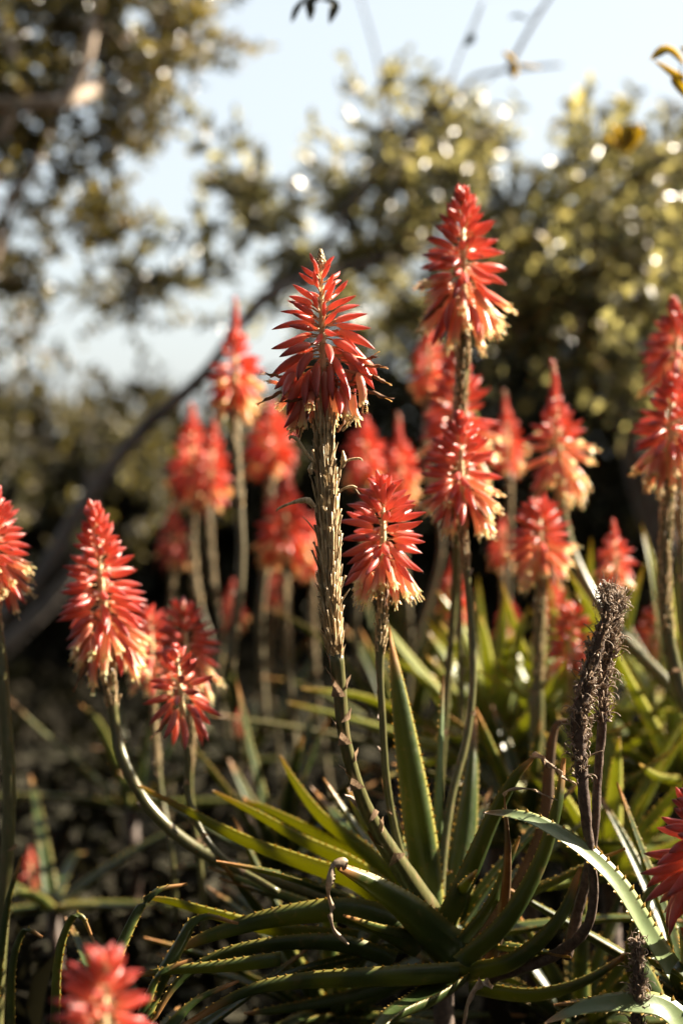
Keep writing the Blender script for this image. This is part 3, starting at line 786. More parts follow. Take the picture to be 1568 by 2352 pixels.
def main_spike():
    d = FOCUS; rr = random.Random(5)
    stem = [(745, 985, d), (750, 1120, d), (757, 1300, d), (762, 1420, d), (778, 1560, d + .01), (790, 1690, d + .02), (822, 1810, d + .04), (862, 1900, d + .07), (915, 1985, d + .10), (985, 2090, d + .14)]
    path = [Vector(q) for q in spline([tuple(P(*s)) for s in stem], 64)]; foot = path[-1]
    rt = root('aloe_flower_spike', 'tall sharp red aloe spike with a bee, standing at the centre', 'aloe flower', foot, SPIKES)
    px = lambda q: M(q, d)
    rads = []
    ys = [985, 1120, 1300, 1420, 1560, 1690, 1810, 1900, 1985, 2090]; rs = [20, 22, 26, 20, 16.5, 15, 16, 19, 24, 30]
    for i in range(64): rads.append(px(np.interp(i / 63 * 9, range(10), rs)))
    mb = MB(); mb.tube(path[:26], [q * .82 for q in rads[:26]], 12, wob=.05, rng=rr); put('dry_stalk', mb.mesh('stalk', MAT['dry_stem'], foot), rt)
    mb = MB(); mb.tube(path[25:], rads[25:], 12, wob=.03, rng=rr); put('stalk', mb.mesh('stalk', MAT['green_stalk'], foot), rt)
    A = zP(768, 190, d); axis = [P(745, 985, d), zP(790, 1500, d), zP(785, 1000, d), zP(775, 600, d), zP(770, 290, d)]
    mb = MB(); sp = [Vector(q) for q in spline([tuple(a) for a in axis], 20)]
    mb.tube(sp, [px(np.interp(i, [0, 4, 8, 19], [19, 11, 8, 4])) for i in range(20)], 9, wob=.1, rng=rr); put('rachis', mb.mesh('rachis', MAT['rachis'], foot), rt)
    bud_tip(rt, zP(768, 175, d), axis[3] - A, zM(150, d), zM(40, d), rr)
    # narrow bracts along the rachis, in cream for the sunlit look of the axis
    for i in range(70):
        t = i / 70; y = 300 + 1150 * t; a = i * 2.4; r = zM(22 + 26 * t, d); o = zP(np.interp(y, [300, 1500], [771, 790]), y, d)
        dv = Vector((math.cos(a), math.sin(a), 0)); stem_bract(rt, o, Z, dv, r * .5, zM(52 + 24 * t, d), rr, 'rachis')
    for (bx, by, tx, ty, w, fr, k) in MAIN:
        kind = {'b': 'bud', 'o': 'open', 'd': 'dry'}[k]
        b2, t2 = zP(bx, by, 0 + d), zP(tx, ty, d)
        pj = (t2 - b2).length
        full = zM(np.interp(by, [200, 400, 700, 900, 1200, 1400], [115, 160, 235, 300, 330, 300]), d)
        if kind == 'dry': full = pj * 1.1
        dep = math.sqrt(max(0, full * full - pj * pj)) * (fr if fr else .25 * rr.choice((-1, 1)))
        dep = max(-full * .8, min(full * .8, dep))
        if fr < 0: dep = min(dep, -full * .25)
        axx = np.interp(by, [300, 1500], [771, 790])
        off = max(0, zM(70, d) ** 2 - (zM(bx - axx, d)) ** 2) ** .5 * fr
        b = b2 + Vector((0, -1, 0)) * off; tp = t2 + Vector((0, -1, 0)) * (off + dep)
        L = (tp - b).length; wd = zM(w, d) / .21 * (.88 if by < 900 else 1.02)
        if kind == 'dry': wd *= 1.6
        put('floret', rr.choice(FL[kind])[1], rt, b - foot, aim(b, tp, rr.uniform(0, 6.28)), (wd, wd, L))
        ay = by + (40 if by < 800 else -30 if by > 1000 else 0)
        o = zP(axx, min(ay, 1480), d)
        if by < 1560:
            m_ = MB(); mid = o.lerp(b, .5) + Vector((0, 0, zM(14 if by > 900 else -8, d)))
            m_.tube([o, mid, b - (tp - b) * .01], [zM(8, d), zM(7, d), zM(10, d)], 5); put('pedicel', m_.mesh('pedicel', MAT['pedicel'], foot), rt)
        if kind in ('dry', 'open') and by > 1000:
            m_ = MB(); dv = (tp - b).normalized()
            m_.tube([tp - dv * L * .1, tp + dv * zM(28, d), tp + dv * zM(52, d) + Vector((0, 0, -zM(6, d)))], [zM(3.5, d), zM(3, d), zM(4.5, d)], 4)
            put('stamen', m_.mesh('stamen', MAT['stamen'], foot), rt)
    dry_sticks(rt, path[0:27][::-1], [q * .85 for q in rads[0:27][::-1]], 230, px(84), rr, spread=.085, stick=px(2.5), separate=True)
    dry_sticks(rt, path[8:27][::-1], [q * .95 for q in rads[8:27][::-1]], 70, px(60), rr, spread=.26, stick=px(2.4), separate=False)
    # spent flowers and a seed pod on the dry stalk (survey px)
    for pts, r in [([(722, 1062), (700, 1035), (683, 1010), (668, 1003), (665, 1012)], (3, 3, 4.5, 3.5, 1)), ([(779, 1098), (783, 1072), (800, 1057), (825, 1053), (833, 1060)], (3, 2.6, 3, 3, 1)),
                   ([(776, 1132), (790, 1122), (808, 1117), (820, 1120)], (3, 3, 3.6, 1.2)), ([(722, 1165), (708, 1150), (690, 1150), (665, 1157), (640, 1168), (634, 1176)], (6, 8, 6, 3, 3, 1)),
                   ([(812, 1118), (820, 1128), (826, 1136)], (1, 1, .6)), ([(715, 1090), (713, 1078), (717, 1062)], (3, 7, 2)), ([(785, 1075), (789, 1058), (787, 1035)], (3, 8, 2)),
                   ([(785, 990), (800, 975), (815, 955)], (3, 3.5, 2))]:
        m_ = MB(); q = [Vector(a) for a in spline([tuple(P(x, y, d - .012)) for x, y in pts], 16)]
        m_.tube(q, [px(np.interp(i / 15 * (len(r) - 1), range(len(r)), r)) for i in range(16)], 6, ev=.8, wob=.12, rng=rr)
        put('spent_flower', m_.mesh('spent_flower', MAT['dry_stem'], foot), rt)
    for i, (k, a, ln) in enumerate([(28, 3.4, 34), (29, .3, 30), (30, 4.4, 40), (33, 5.6, 34), (34, 3.2, 30), (36, 4.6, 36), (38, .2, 30), (40, 3.4, 34), (42, 4.6, 40), (45, 3.0, 36), (47, 5.4, 34), (49, .1, 36), (52, 3.6, 30), (55, 5.0, 36)]):
        T = (path[k - 1] - path[k + 1]).normalized()
        stem_bract(rt, path[k], T, Vector((math.cos(a), math.sin(a), 0)), rads[k], px(ln), rr)
main_spike()

# honey bee hanging on an open floret
def bee():
    d = FOCUS - .02
    c = zP(1130, 1505, d); rt = root('bee', 'small striped bee hanging on a cream open flower at the right of the central spike', 'bee', c)
    def m_bee(nt):
        tc = nt.nodes.new('ShaderNodeTexCoord'); w = nt.nodes.new('ShaderNodeTexWave'); w.bands_direction = 'Z'; w.inputs['Scale'].default_value = 130
        nt.links.new(tc.outputs['Object'], w.inputs[0])
        return shader(nt, ramp(nt, w.outputs['Fac'], [(.4, (.03, .018, .01)), (.6, (.40, .20, .06))]), .5)
    mbee = material('bee_body', m_bee); u = zM(1, d)
    for nm, a, b, r in (('abdomen', (8, -30), (2, 34), [3, 13, 17, 15, 4]), ('thorax', (14, -46), (10, -18), [6, 14, 15, 8]), ('head', (10, -60), (14, -42), [4, 10, 9])):
        m_ = MB(); q = spline([(a[0] * u, 0, -a[1] * u), (b[0] * u, 0, -b[1] * u)], len(r) * 3)
        m_.tube([Vector(p) for p in q], [np.interp(i / (len(r) * 3 - 1) * (len(r) - 1), range(len(r)), r) * u for i in range(len(r) * 3)], 10)
        put(nm, m_.mesh(nm, mbee), rt)
    wing = material('bee_wing', lambda nt: shader(nt, (.75, .6, .4), .2, .6, (.9, .75, .5), .6))
    for s in (-1, 1):
        m_ = blade([Vector((14 * u, s * 6 * u, 34 * u)), Vector((30 * u, s * 14 * u, 4 * u)), Vector((24 * u, s * 16 * u, -36 * u))], 18 * u, Vector((1, 0, 0)), .0002, lambda t: math.sin(PI * (t * .85 + .1)) ** .6, 9, chan=.1)
        put('wing', m_.mesh('wing', wing), rt)
    for k in range(6):
        z = (36 - (k // 2) * 9) * u; s = -1 if k % 2 else 1
        m_ = MB(); m_.tube([Vector((10 * u, s * 6 * u, z)), Vector((-8 * u, s * 16 * u, z + 4 * u)), Vector((-24 * u, s * 12 * u, z - 8 * u))], [2 * u, 1.8 * u, 1.2 * u], 5); put('leg', m_.mesh('leg', mbee), rt)
bee()

# ------------------------------------------------------------------ other flower spikes
def S(x, y, d): return (x, y, d)
spike('tallest red aloe spike with cream lower flowers, right of centre', (1063, 440), (1062, 765), 2.02, 100, [S(1060, 860, 2.03), S(1052, 980, 2.05), S(1050, 1100, 2.12), S(1040, 1400, 2.2), S(1000, 1900, 2.2), S(960, 2300, 2.2)], 101, n=100, rdry=.25, dryfrac=.45, openf=.45)
spike('bright red spike overlapping the foot of the tallest spike', (1055, 958), (1062, 1205), 1.99, 90, [S(1070, 1300, 1.99), S(1080, 1420, 1.99), S(1086, 1550, 1.98), S(1072, 1690, 1.96), S(1035, 1840, 1.93), S(1015, 2000, 1.9), S(1010, 2120, 1.88)], 102, n=92, rdry=.14, dryfrac=.15, openf=.45)
spike('red spike half hidden behind the stalk of the tallest spike', (1050, 800), (1050, 1110), 2.35, 88, [S(1052, 1300, 2.4), S(1060, 1700, 2.4), S(1060, 2100, 2.4)], 103, n=90, openf=.45)
spike('round coral spike just right of the central stalk', (880, 1118), (880, 1360), 1.80, 93, [S(876, 1440, 1.80), S(872, 1530, 1.80), S(878, 1650, 1.80), S(886, 1780, 1.81), S(905, 1900, 1.83), S(935, 2010, 1.86)], 104, n=78, rdry=.2, rthin=.085, dryfrac=.28, openf=.12, tipl=.06, rnd=True)
spike('red spike with glowing right side, at the left above a bent stalk', (218, 1160), (250, 1535), 1.99, 97, [S(256, 1600, 1.99), S(268, 1690, 1.99), S(292, 1765, 1.98), S(340, 1850, 1.98), S(420, 1928, 1.98), S(520, 1985, 1.98), S(680, 2040, 1.96), S(860, 2110, 1.92)], 105, n=104, rdry=.22, rthin=.13, dryfrac=.16, openf=.2)
spike('small pale-lit spike, left one of the two behind the dark red young spike', (345, 1408), (352, 1575), 2.35, 62, [S(358, 1700, 2.35), S(372, 1830, 2.33), S(395, 1960, 2.3), S(405, 2120, 2.3)], 106, n=50, rnd=True, openf=.4)
spike('small bright coral spike, right one of the two behind the dark red young spike', (418, 1392), (440, 1590), 2.2, 72, [S(440, 1700, 2.2), S(438, 1830, 2.2), S(460, 1990, 2.2), S(470, 2150, 2.2)], 107, n=60, rnd=True, openf=.4)
spike('dark red young spike with a few long spreading lower flowers', (405, 1490), (425, 1690), 1.93, 78, [S(430, 1750, 1.93), S(438, 1850, 1.93), S(500, 1960, 1.92), S(640, 2050, 1.9)], 108, n=34, openf=0, dryfrac=.1, rdry=.14, lscale=1.1)
spike('red and cream spike cut off by the left edge', (-15, 1120), (-12, 1385), 1.95, 84, [S(2, 1480, 1.95), S(10, 1620, 1.95), S(22, 1780, 1.95), S(18, 1950, 1.95), S(4, 2130, 1.95), S(-8, 2352, 1.95), S(-10, 2600, 1.95)], 109, n=84, dryfrac=.1, openf=.45, rthin=.17)
spike('large blurred red spike rising in the foreground at the bottom left corner', (242, 2205), (238, 2540), 1.22, 135, [S(238, 2900, 1.22)], 110, n=66, lscale=.9, rnd=True)
spike('bright red spike with white-lit flowers at the right edge, above another spike', (1545, 690), (1560, 905), 2.3, 88, [S(1562, 1200, 2.3), S(1580, 1600, 2.3), S(1620, 2000, 2.3)], 111, n=80, tight=.2)
spike('wide bright red spike at the right edge, under another spike', (1545, 868), (1536, 1100), 2.12, 88, [S(1528, 1200, 2.12), S(1524, 1330, 2.12), S(1532, 1450, 2.12), S(1560, 1580, 2.12), S(1610, 1700, 2.1), S(1650, 2000, 2.1)], 112, n=90, rdry=.26, rthin=.18, dryfrac=.5)
spike('slender pointed spike with an orange tip, above a bent white-lit stalk', (1268, 828), (1288, 1128), 2.45, 76, [S(1292, 1190, 2.45), S(1312, 1270, 2.45), S(1360, 1370, 2.43), S(1430, 1465, 2.4), S(1530, 1570, 2.35), S(1640, 1700, 2.3)], 113, n=96, tight=.32, rdry=.26, rthin=.17, dryfrac=.15, openf=.4)
spike('rounded coral spike on a straight tan stalk, right of the two overlapping spikes', (1238, 1160), (1242, 1330), 2.3, 70, [S(1240, 1420, 2.3), S(1236, 1520, 2.3), S(1232, 1640, 2.3), S(1230, 1850, 2.3)], 114, n=66, rdry=.3, rthin=.22, dryfrac=.6, openf=.6, rnd=True)
spike('small pointed red spike behind the top of the dead spike', (1408, 1195), (1412, 1350), 2.5, 50, [S(1432, 1420, 2.5), S(1475, 1500, 2.5), S(1560, 1620, 2.5)], 115, n=60, tight=.2, rdry=.2, rthin=.15, dryfrac=.2)
spike('soft coral spike just left of the dead spike', (1312, 1400), (1310, 1555), 2.4, 62, [S(1312, 1700, 2.4), S(1320, 1900, 2.4)], 116, n=60, openf=.1, rnd=True)
spike('dim red spike low at the right edge behind a dark stalk', (1508, 1395), (1500, 1515), 2.6, 56, [S(1500, 1600, 2.6), S(1500, 1900, 2.6)], 117, n=56)
spike('dark crimson spike cut off by the right edge, near the foreground', (1612, 1800), (1625, 2120), 1.62, 135, [S(1640, 2400, 1.62)], 118, n=80, openf=0)
far = [('soft red spike with an orange tip standing left of the central spike', (540, 683), (538, 945), 2.75, 66, .3, 84),
       ('blurred red spike, left half of the pair above the pale lit stalk', (440, 925), (440, 1155), 3.2, 55, .1, 70),
       ('blurred orange-lit spike, right half of the pair above the pale lit stalk', (492, 960), (478, 1165), 3.1, 50, .1, 64),
       ('dim crimson spike low beneath the blurred pair at left', (398, 1160), (398, 1300), 3.4, 42, .1, 50),
       ('dark red blurred spike directly left of the central spike head', (622, 925), (622, 1090), 3.2, 62, .1, 64),
       ('blurred red spike directly left of the dry part of the central stalk', (655, 1100), (655, 1290), 3.0, 66, .1, 64),
       ('blurred spike with a tall orange tip right of the central spike', (914, 948), (922, 1150), 2.95, 50, .3, 70),
       ('blurred red spike touching the right side of the central stalk', (838, 955), (838, 1110), 3.0, 52, .1, 60),
       ('dark crimson spike behind the lower flowers of the tallest spike', (985, 735), (985, 915), 3.1, 46, .15, 60),
       ('blurred narrow spike with orange core between two larger red spikes', (1158, 895), (1170, 1085), 2.9, 44, .25, 64),
       ('small dim red spike left of the rounded coral spike', (1155, 1185), (1155, 1300), 3.1, 36, .1, 44),
       ('dim crimson spike behind the stalk of the overlapping bright spike', (1042, 1275), (1042, 1425), 3.0, 38, .1, 50),
       ('dim red spike low between the lit leaf tips and the coral spike', (1168, 1375), (1168, 1475), 3.2, 34, .1, 40),
       ('small dim red spike low behind the left stalks', (535, 1330), (535, 1445), 3.3, 34, .1, 40),
       ('faint red spike left of the dry central stalk, near its base', (632, 1310), (630, 1395), 3.3, 30, .1, 40),
       ('tiny red bud spike in deep shade left of the lower central stalk', (553, 1610), (553, 1690), 2.9, 18, .1, 30),
       ('faint crimson spike in the deep shade near the lower left edge', (70, 1945), (72, 2050), 2.9, 30, .1, 30),
       ('blurred orange spike behind the narrow gap right of the dry stalk', (720, 1180), (720, 1330), 3.15, 44, .1, 50),
       ('dim red spike behind the white-lit bent stalk', (1270, 1330), (1270, 1440), 3.2, 40, .1, 44)]
for i, (lb, tp, bs, d, hw, tg, n) in enumerate(far):
    x, y = bs; rr = random.Random(i)
    st = [S(x + rr.uniform(-10, 10), y + 150, d), S(x + rr.uniform(-30, 30), y + 350, d), S(x + rr.uniform(-60, 60), y + 600, d)]
    if i == 1: st = [S(445, 1300, 3.2), S(460, 1400, 3.2), S(490, 1500, 3.2), S(520, 1700, 3.2)]
    spike(lb, tp, bs, d, hw, st, 200 + i, n=n, tight=tg, single=False, rdry=.24, rthin=.13, dryfrac=.45, nbr=2)

# ------------------------------------------------------------------ dead spikes
def dead_spike(label, pts, rad, ncurl, seed, d, clen=14, head=1.0, second=None):
    rr = random.Random(seed)
    path = [Vector(q) for q in spline([tuple(P(*p)) for p in pts], 60)]; foot = path[-1]
    rt = root('dead_flower_spike', label, 'dead flower', foot)
    rads = [M(np.interp(i / 59 * (len(rad) - 1), range(len(rad)), rad), d) for i in range(60)]
    mb = MB(); mb.tube(path, rads, 10, wob=.14, rng=rr); put('stalk', mb.mesh('stalk', MAT['dead_stem'], foot), rt)
    cur = MB(); m = int(59 * head)
    for i in range(ncurl):
        k = min(58, int(m * rr.random() ** 1.0)); p = path[k]; T = (path[k] - path[k + 1]).normalized()
        s = T.orthogonal().normalized(); w = T.cross(s); a = rr.uniform(0, 6.28); dv = s * math.cos(a) + w * math.sin(a); sd = T.cross(dv)
        L = M(clen, d) * rr.uniform(.5, 1.5); r = rads[k]
        q = [p + dv * r * .8]; ang = rr.uniform(.2, 1.3); cr = rr.uniform(-4.5, 4.5); st = L / 8; dirv = 0; c = p + dv * r * .8
        tilt = rr.uniform(-.7, .7)
        for j in range(9):
            an = ang + cr * (j / 8) ** 1.3
            c = c + (dv * math.sin(an) + T * math.cos(an) + sd * tilt).normalized() * st; q.append(c)
        th = M(rr.uniform(.8, 2.0), d)
        cur.tube(q, [th * (1.3 if j < 2 else 1 - j * .05) for j in range(10)], 4, ev=.5)
        if i % 2 == 0:                                  # withered capsule
            o = p + dv * r * .9; e_ = (dv * rr.uniform(.4, 1) + T * rr.uniform(-.6, 1) + sd * rr.uniform(-.5, .5)).normalized(); l_ = M(rr.uniform(8, 17), d); w_ = M(rr.uniform(2, 4.2), d)
            cur.tube([o, o + e_ * l_ * .35, o + e_ * l_ * .75 + sd * w_ * .5, o + e_ * l_ + sd * w_], [w_ * .4, w_, w_ * .7, w_ * .15], 5, wob=.3, rng=rr)
        if rr.random() < .35:                           # flattened scrap
            o = p + dv * r * 1.0; W = M(3, d)
            cur.add([o - sd * W, o + sd * W, o + sd * W * .6 + dv * L * .4 + T * L * .4, o - sd * W * .5 + dv * L * .3 + T * L * .5], [(0, 1, 2, 3)])
    put('curled_flower_remains', cur.mesh('curls', MAT['dead_curl'], foot), rt, kind='stuff')
    return rt
dead_spike('tall shaggy dead brown spike with curled flower remains, at the right', [(1390, 1352, 1.69), (1394, 1400, 1.69), (1372, 1480, 1.69), (1345, 1570, 1.69), (1328, 1660, 1.69), (1334, 1760, 1.69), (1345, 1880, 1.69), (1358, 1980, 1.69), (1362, 2060, 1.69), (1340, 2140, 1.70), (1260, 2200, 1.75), (1120, 2250, 1.8)],
           [1.5, 9, 15, 17, 18, 15, 12, 11, 11, 12, 14, 14], 330, 61, 1.69, 30, .50)
dead_spike('second dead brown stalk with curls close behind the tall dead spike', [(1418, 1372, 1.71), (1412, 1400, 1.71), (1398, 1480, 1.72), (1385, 1560, 1.72), (1382, 1660, 1.72), (1372, 1780, 1.73), (1366, 1880, 1.73), (1350, 2000, 1.74), (1325, 2100, 1.75), (1300, 2200, 1.76)],
           [8, 13, 13, 12, 11, 10, 11, 12, 13, 13], 380, 62, 1.71, 32, .46)
dead_spike('short dead dark spike with wiry curls at the bottom right', [(1462, 2162, 1.66), (1464, 2200, 1.66), (1464, 2260, 1.66), (1462, 2320, 1.66), (1460, 2400, 1.66), (1458, 2560, 1.66)],
           [7, 12, 13, 14, 14, 14], 150, 63, 1.66, 28, .8)

# ------------------------------------------------------------------ aloe rosettes
def rosette_root(label, x, y, d): return root('aloe_plant', label, 'aloe plant', P(x, y, d), 'aloe plants')
def procedural_leaves(rt, x, y, d, n, L, w, seed, mat='aloe_leaf', elo=5, ehi=80, az=(0, 360), tooth=True, droop=.5, thick=.009):
    rr = random.Random(seed); c = P(x, y, d); b = rt.location
    for i in range(n):
        a = R(az[0] + (az[1] - az[0]) * ((i * .618034) % 1)) + rr.uniform(-.15, .15)
        e = R(elo + (ehi - elo) * (i + .5) / n) + rr.uniform(-.08, .08)
        ln = L * rr.uniform(.75, 1.15); h = Vector((math.cos(a), math.sin(a), 0))
        dr = h * math.cos(e) + Z * math.sin(e)
        cv = rr.uniform(-.5, 1) * droop
        pts = [c + h * .015, c + dr * ln * .35, c + dr * ln * .7 + h * ln * .04 * cv - Z * ln * .03 * cv, c + dr * ln + h * ln * .12 * cv - Z * ln * .16 * cv]
        mb = blade(pts, w * rr.uniform(.8, 1.15), (Z * math.cos(e) - h * math.sin(e)), thick, None, 16, chan=.4)
        o = put('leaf', mb.mesh('leaf', MAT[mat], b), rt)
        if tooth: put('teeth', teeth(mb, .014, .0042, rr).mesh('teeth', MAT['tooth'], b, False), o, kind='stuff')
    # short woody trunk to the soil
    if c.z > .1:
        mb = MB(); mb.tube([c - Z * .01, c - Z * c.z * .5 + Vector((.01, 0, 0)), Vector((c.x, c.y, -.03))], [w * .45, w * .4, w * .45], 9, wob=.08, rng=rr); put('trunk', mb.mesh('trunk', MAT['dead_stem'], b), rt)

rg = random.Random(77)
main = rosette_root('large spiny aloe rosette at the foot of the central stalk', 1010, 2140, 1.86)
AL = lambda *a, **k: add_leaf(main, *a, rng=rg, **k)
# upright leaves
AL([(990, 2150, 1.88), (968, 1960, 1.87), (945, 1800, 1.86), (915, 1600, 1.86), (893, 1440, 1.87)], 80, (0.35, 1, .2), thick=.012, chan=.25, taper=lambda t: (.9 + .2 * math.sin(t * 2.6)) * max(.04, 1 - t ** 2.2))
AL([(1005, 2120, 1.90), (1000, 1950, 1.92), (1006, 1750, 1.95), (1014, 1550, 2.0)], 46, (-1, .35, .2), thick=.012, mat='pale_leaf', label='narrow upright leaf lit white along its face')  # pale colour stands in for the sunlit face
AL([(1035, 2130, 1.93), (1062, 1960, 1.97), (1080, 1800, 2.0), (1092, 1640, 2.05)], 84, (.1, 1, .2), thick=.014)
AL([(1025, 2110, 1.95), (1045, 1930, 2.02), (1080, 1740, 2.08)], 50, (-.6, .8, .2), thick=.012)
AL([(1010, 2150, 1.80), (1075, 2010, 1.78), (1130, 1880, 1.77), (1180, 1785, 1.76), (1222, 1738, 1.76)], 88, (-.7, .5, .5), thick=.014, dry=[(1218, 1740, 1.76), (1245, 1742, 1.75), (1275, 1768, 1.74), (1300, 1790, 1.74), (1322, 1802, 1.73)])
AL([(1040, 2180, 1.80), (1120, 2080, 1.79), (1160, 1990, 1.79), (1190, 1920, 1.79)], 66, (-.8, .3, .7))
AL([(1060, 2200, 1.76), (1160, 2110, 1.74), (1235, 1980, 1.74), (1275, 1850, 1.74), (1290, 1740, 1.76)], 84, (-.7, .4, .5), thick=.016)
AL([(1080, 2190, 1.86), (1180, 2060, 1.88), (1250, 1900, 1.9), (1262, 1760, 1.92), (1275, 1670, 1.93), (1308, 1650, 1.93)], 60, (-.5, .8, .3), mat='rust_leaf', label='rust-brown leaf arching over at its tip')
AL([(1120, 2230, 1.86), (1155, 2100, 1.80), (1166, 1960, 1.74), (1157, 1826, 1.7)], 36, (-.2, 1, .1), mat='rust_leaf', tooth=False, label='rust-brown upright leaf folded over at the top', dry=[(1157, 1828, 1.7), (1170, 1815, 1.69), (1215, 1812, 1.69), (1250, 1826, 1.68), (1280, 1838, 1.68)])
# to the left
AL([(930, 2110, 1.86), (820, 2030, 1.87), (700, 1985, 1.88), (560, 1930, 1.90), (440, 1866, 1.92), (318, 1802, 1.95)], 84, (0.1, .7, .9), thick=.012, mat='thin_leaf', label='long yellow-green leaf with a bright toothed edge, reaching left')
AL([(920, 2070, 1.92), (810, 1990, 1.94), (700, 1935, 1.95), (590, 1870, 1.97), (490, 1815, 2.0)], 74, (0.1, .7, .9), thick=.010, mat='thin_leaf')
AL([(910, 2060, 1.98), (800, 1960, 2.0), (700, 1900, 2.02), (610, 1855, 2.05), (560, 1838, 2.06)], 54, (0, .7, .9), mat='thin_leaf')
AL([(930, 2050, 1.95), (840, 1960, 1.97), (740, 1880, 2.0), (680, 1800, 2.03), (645, 1735, 2.06)], 80, (.4, .6, .8), thick=.010, mat='thin_leaf')
AL([(950, 2060, 1.98), (900, 1980, 2.0), (840, 1900, 2.03), (800, 1810, 2.08)], 70, (.5, .7, .5), mat='thin_leaf')
AL([(960, 2060, 1.92), (925, 1960, 1.93), (905, 1880, 1.93), (880, 1790, 1.96)], 40, (.6, .8, .3))
AL([(960, 2170, 1.82), (820, 2095, 1.80), (660, 2100, 1.78), (500, 2140, 1.76), (385, 2185, 1.74)], 112, (0, .75, 1), thick=.02)
AL([(1030, 2190, 1.80), (930, 2090, 1.76), (850, 2030, 1.72), (778, 1988, 1.69)], 118, (.2, .9, .5), thick=.02, taper=lambda t: max(.12, (1 - t * .85)), dry=[(795, 1993, 1.69), (765, 1990, 1.685), (750, 2035, 1.68), (760, 2090, 1.68), (768, 2135, 1.68), (800, 2170, 1.68)])
AL([(900, 2200, 1.8), (760, 2160, 1.78), (600, 2168, 1.76), (480, 2200, 1.74), (400, 2260, 1.72), (345, 2352, 1.7)], 74, (0, .5, 1), thick=.014)
AL([(860, 2130, 1.9), (740, 2085, 1.92), (620, 2040, 1.93), (480, 1990, 1.94)], 50, (0, .2, 1), mat='pale_leaf')  # pale colour stands in for its lit patches
AL([(820, 2150, 1.84), (640, 2135, 1.83), (500, 2100, 1.82), (400, 2070, 1.82), (330, 2058, 1.82)], 62, (0, .6, 1), mat='thin_leaf')
AL([(640, 2200, 1.70), (520, 2215, 1.68), (400, 2225, 1.66), (300, 2240, 1.66)], 60, (0, .6, 1))
AL([(1040, 2230, 1.74), (860, 2240, 1.7), (680, 2250, 1.68), (560, 2275, 1.66), (420, 2352, 1.64)], 90, (0, .6, 1), thick=.016)
AL([(1000, 2230, 1.9), (800, 2290, 1.9), (640, 2318, 1.9), (560, 2326, 1.9)], 54, (0, .9, .8))
AL([(1050, 2240, 1.78), (980, 2290, 1.7), (900, 2330, 1.62), (840, 2400, 1.55)], 90, (0, .3, 1), thick=.016)
AL([(1060, 2230, 1.78), (1180, 2200, 1.76), (1280, 2110, 1.74), (1330, 1990, 1.74)], 90, (-.6, .5, .7), thick=.016)
AL([(1080, 2260, 1.82), (1220, 2280, 1.8), (1340, 2250, 1.8), (1450, 2180, 1.82)], 84, (-.3, .4, 1), thick=.014)
procedural_leaves(main, 1010, 2160, 1.93, 16, .34, .034, 5, elo=0, ehi=55, az=(10, 350))

# arching dark leaves, lower left
ll = rosette_root('dark aloe rosette with arching leaves at the lower left', 300, 2480, 1.66)
for c, w, h in [([(180, 2480, 1.66), (235, 2300, 1.68), (290, 2150, 1.7), (350, 2050, 1.72), (430, 2027, 1.74)], 46, (.6, .5, .8)),
                ([(300, 2480, 1.66), (330, 2330, 1.67), (400, 2190, 1.68), (460, 2105, 1.69), (548, 2118, 1.7)], 54, (.6, .5, .8)),
                ([(330, 2500, 1.6), (375, 2390, 1.62), (440, 2300, 1.64), (548, 2250, 1.66)], 44, (.5, .5, .8)),
                ([(260, 2500, 1.6), (300, 2400, 1.62), (340, 2300, 1.62), (372, 2230, 1.62), (440, 2200, 1.63)], 30, (.6, .5, .8)),
                ([(130, 2520, 1.8), (134, 2330, 1.8), (140, 2200, 1.8), (165, 2115, 1.8), (192, 2103, 1.8), (218, 2160, 1.8)], 26, (.9, .3, .5)),
                ([(40, 2520, 1.8), (32, 2350, 1.8), (36, 2210, 1.8), (62, 2135, 1.8), (100, 2150, 1.8)], 24, (.9, .3, .5)),
                ([(-20, 2400, 1.85), (0, 2250, 1.85), (22, 2080, 1.85), (52, 1968, 1.85)], 26, (.9, .3, .4))]:
    add_leaf(ll, c, w, h, rng=rg)
procedural_leaves(ll, 300, 2480, 1.75, 9, .26, .03, 6, elo=0, ehi=35)

# rosette to the right whose long pale leaf crosses the picture
rr_ = rosette_root('aloe plant at the right with one long pale toothed leaf reaching up to the left', 1580, 2300, 1.72)
AR = lambda *a, **k: add_leaf(rr_, *a, rng=rg, **k)
AR([(1540, 2230, 1.70), (1490, 2150, 1.69), (1420, 2035, 1.685), (1340, 1955, 1.68), (1240, 1892, 1.68), (1180, 1872, 1.68), (1108, 1866, 1.68)], 68, (.5, -.9, .9), mat='pale_leaf', thick=.006, chan=.25, label='long pale green toothed leaf arching to the left', taper=lambda t: max(.03, (1 - t) ** .55), th_h=.005, spacing=.0135)
AR([(1640, 2480, 1.66), (1540, 2330, 1.66), (1440, 2305, 1.65), (1340, 2315, 1.64), (1250, 2350, 1.62)], 84, (0, -.7, 1), mat='pale_leaf', thick=.008, chan=.2, label='broad pale leaf with dark specks and small teeth, at the bottom right', taper=lambda t: max(.03, (1 - t) ** .6), th_h=.005, spacing=.0135)
AR([(1500, 2300, 1.80), (1460, 2200, 1.80), (1480, 2080, 1.82), (1540, 1960, 1.84)], 70, (-.2, .8, .4))
AR([(1500, 2200, 1.75), (1560, 2230, 1.72), (1620, 2300, 1.7)], 60, (0, 0, 1))
procedural_leaves(rr_, 1600, 2300, 1.85, 14, .3, .034, 8, elo=5, ehi=75)
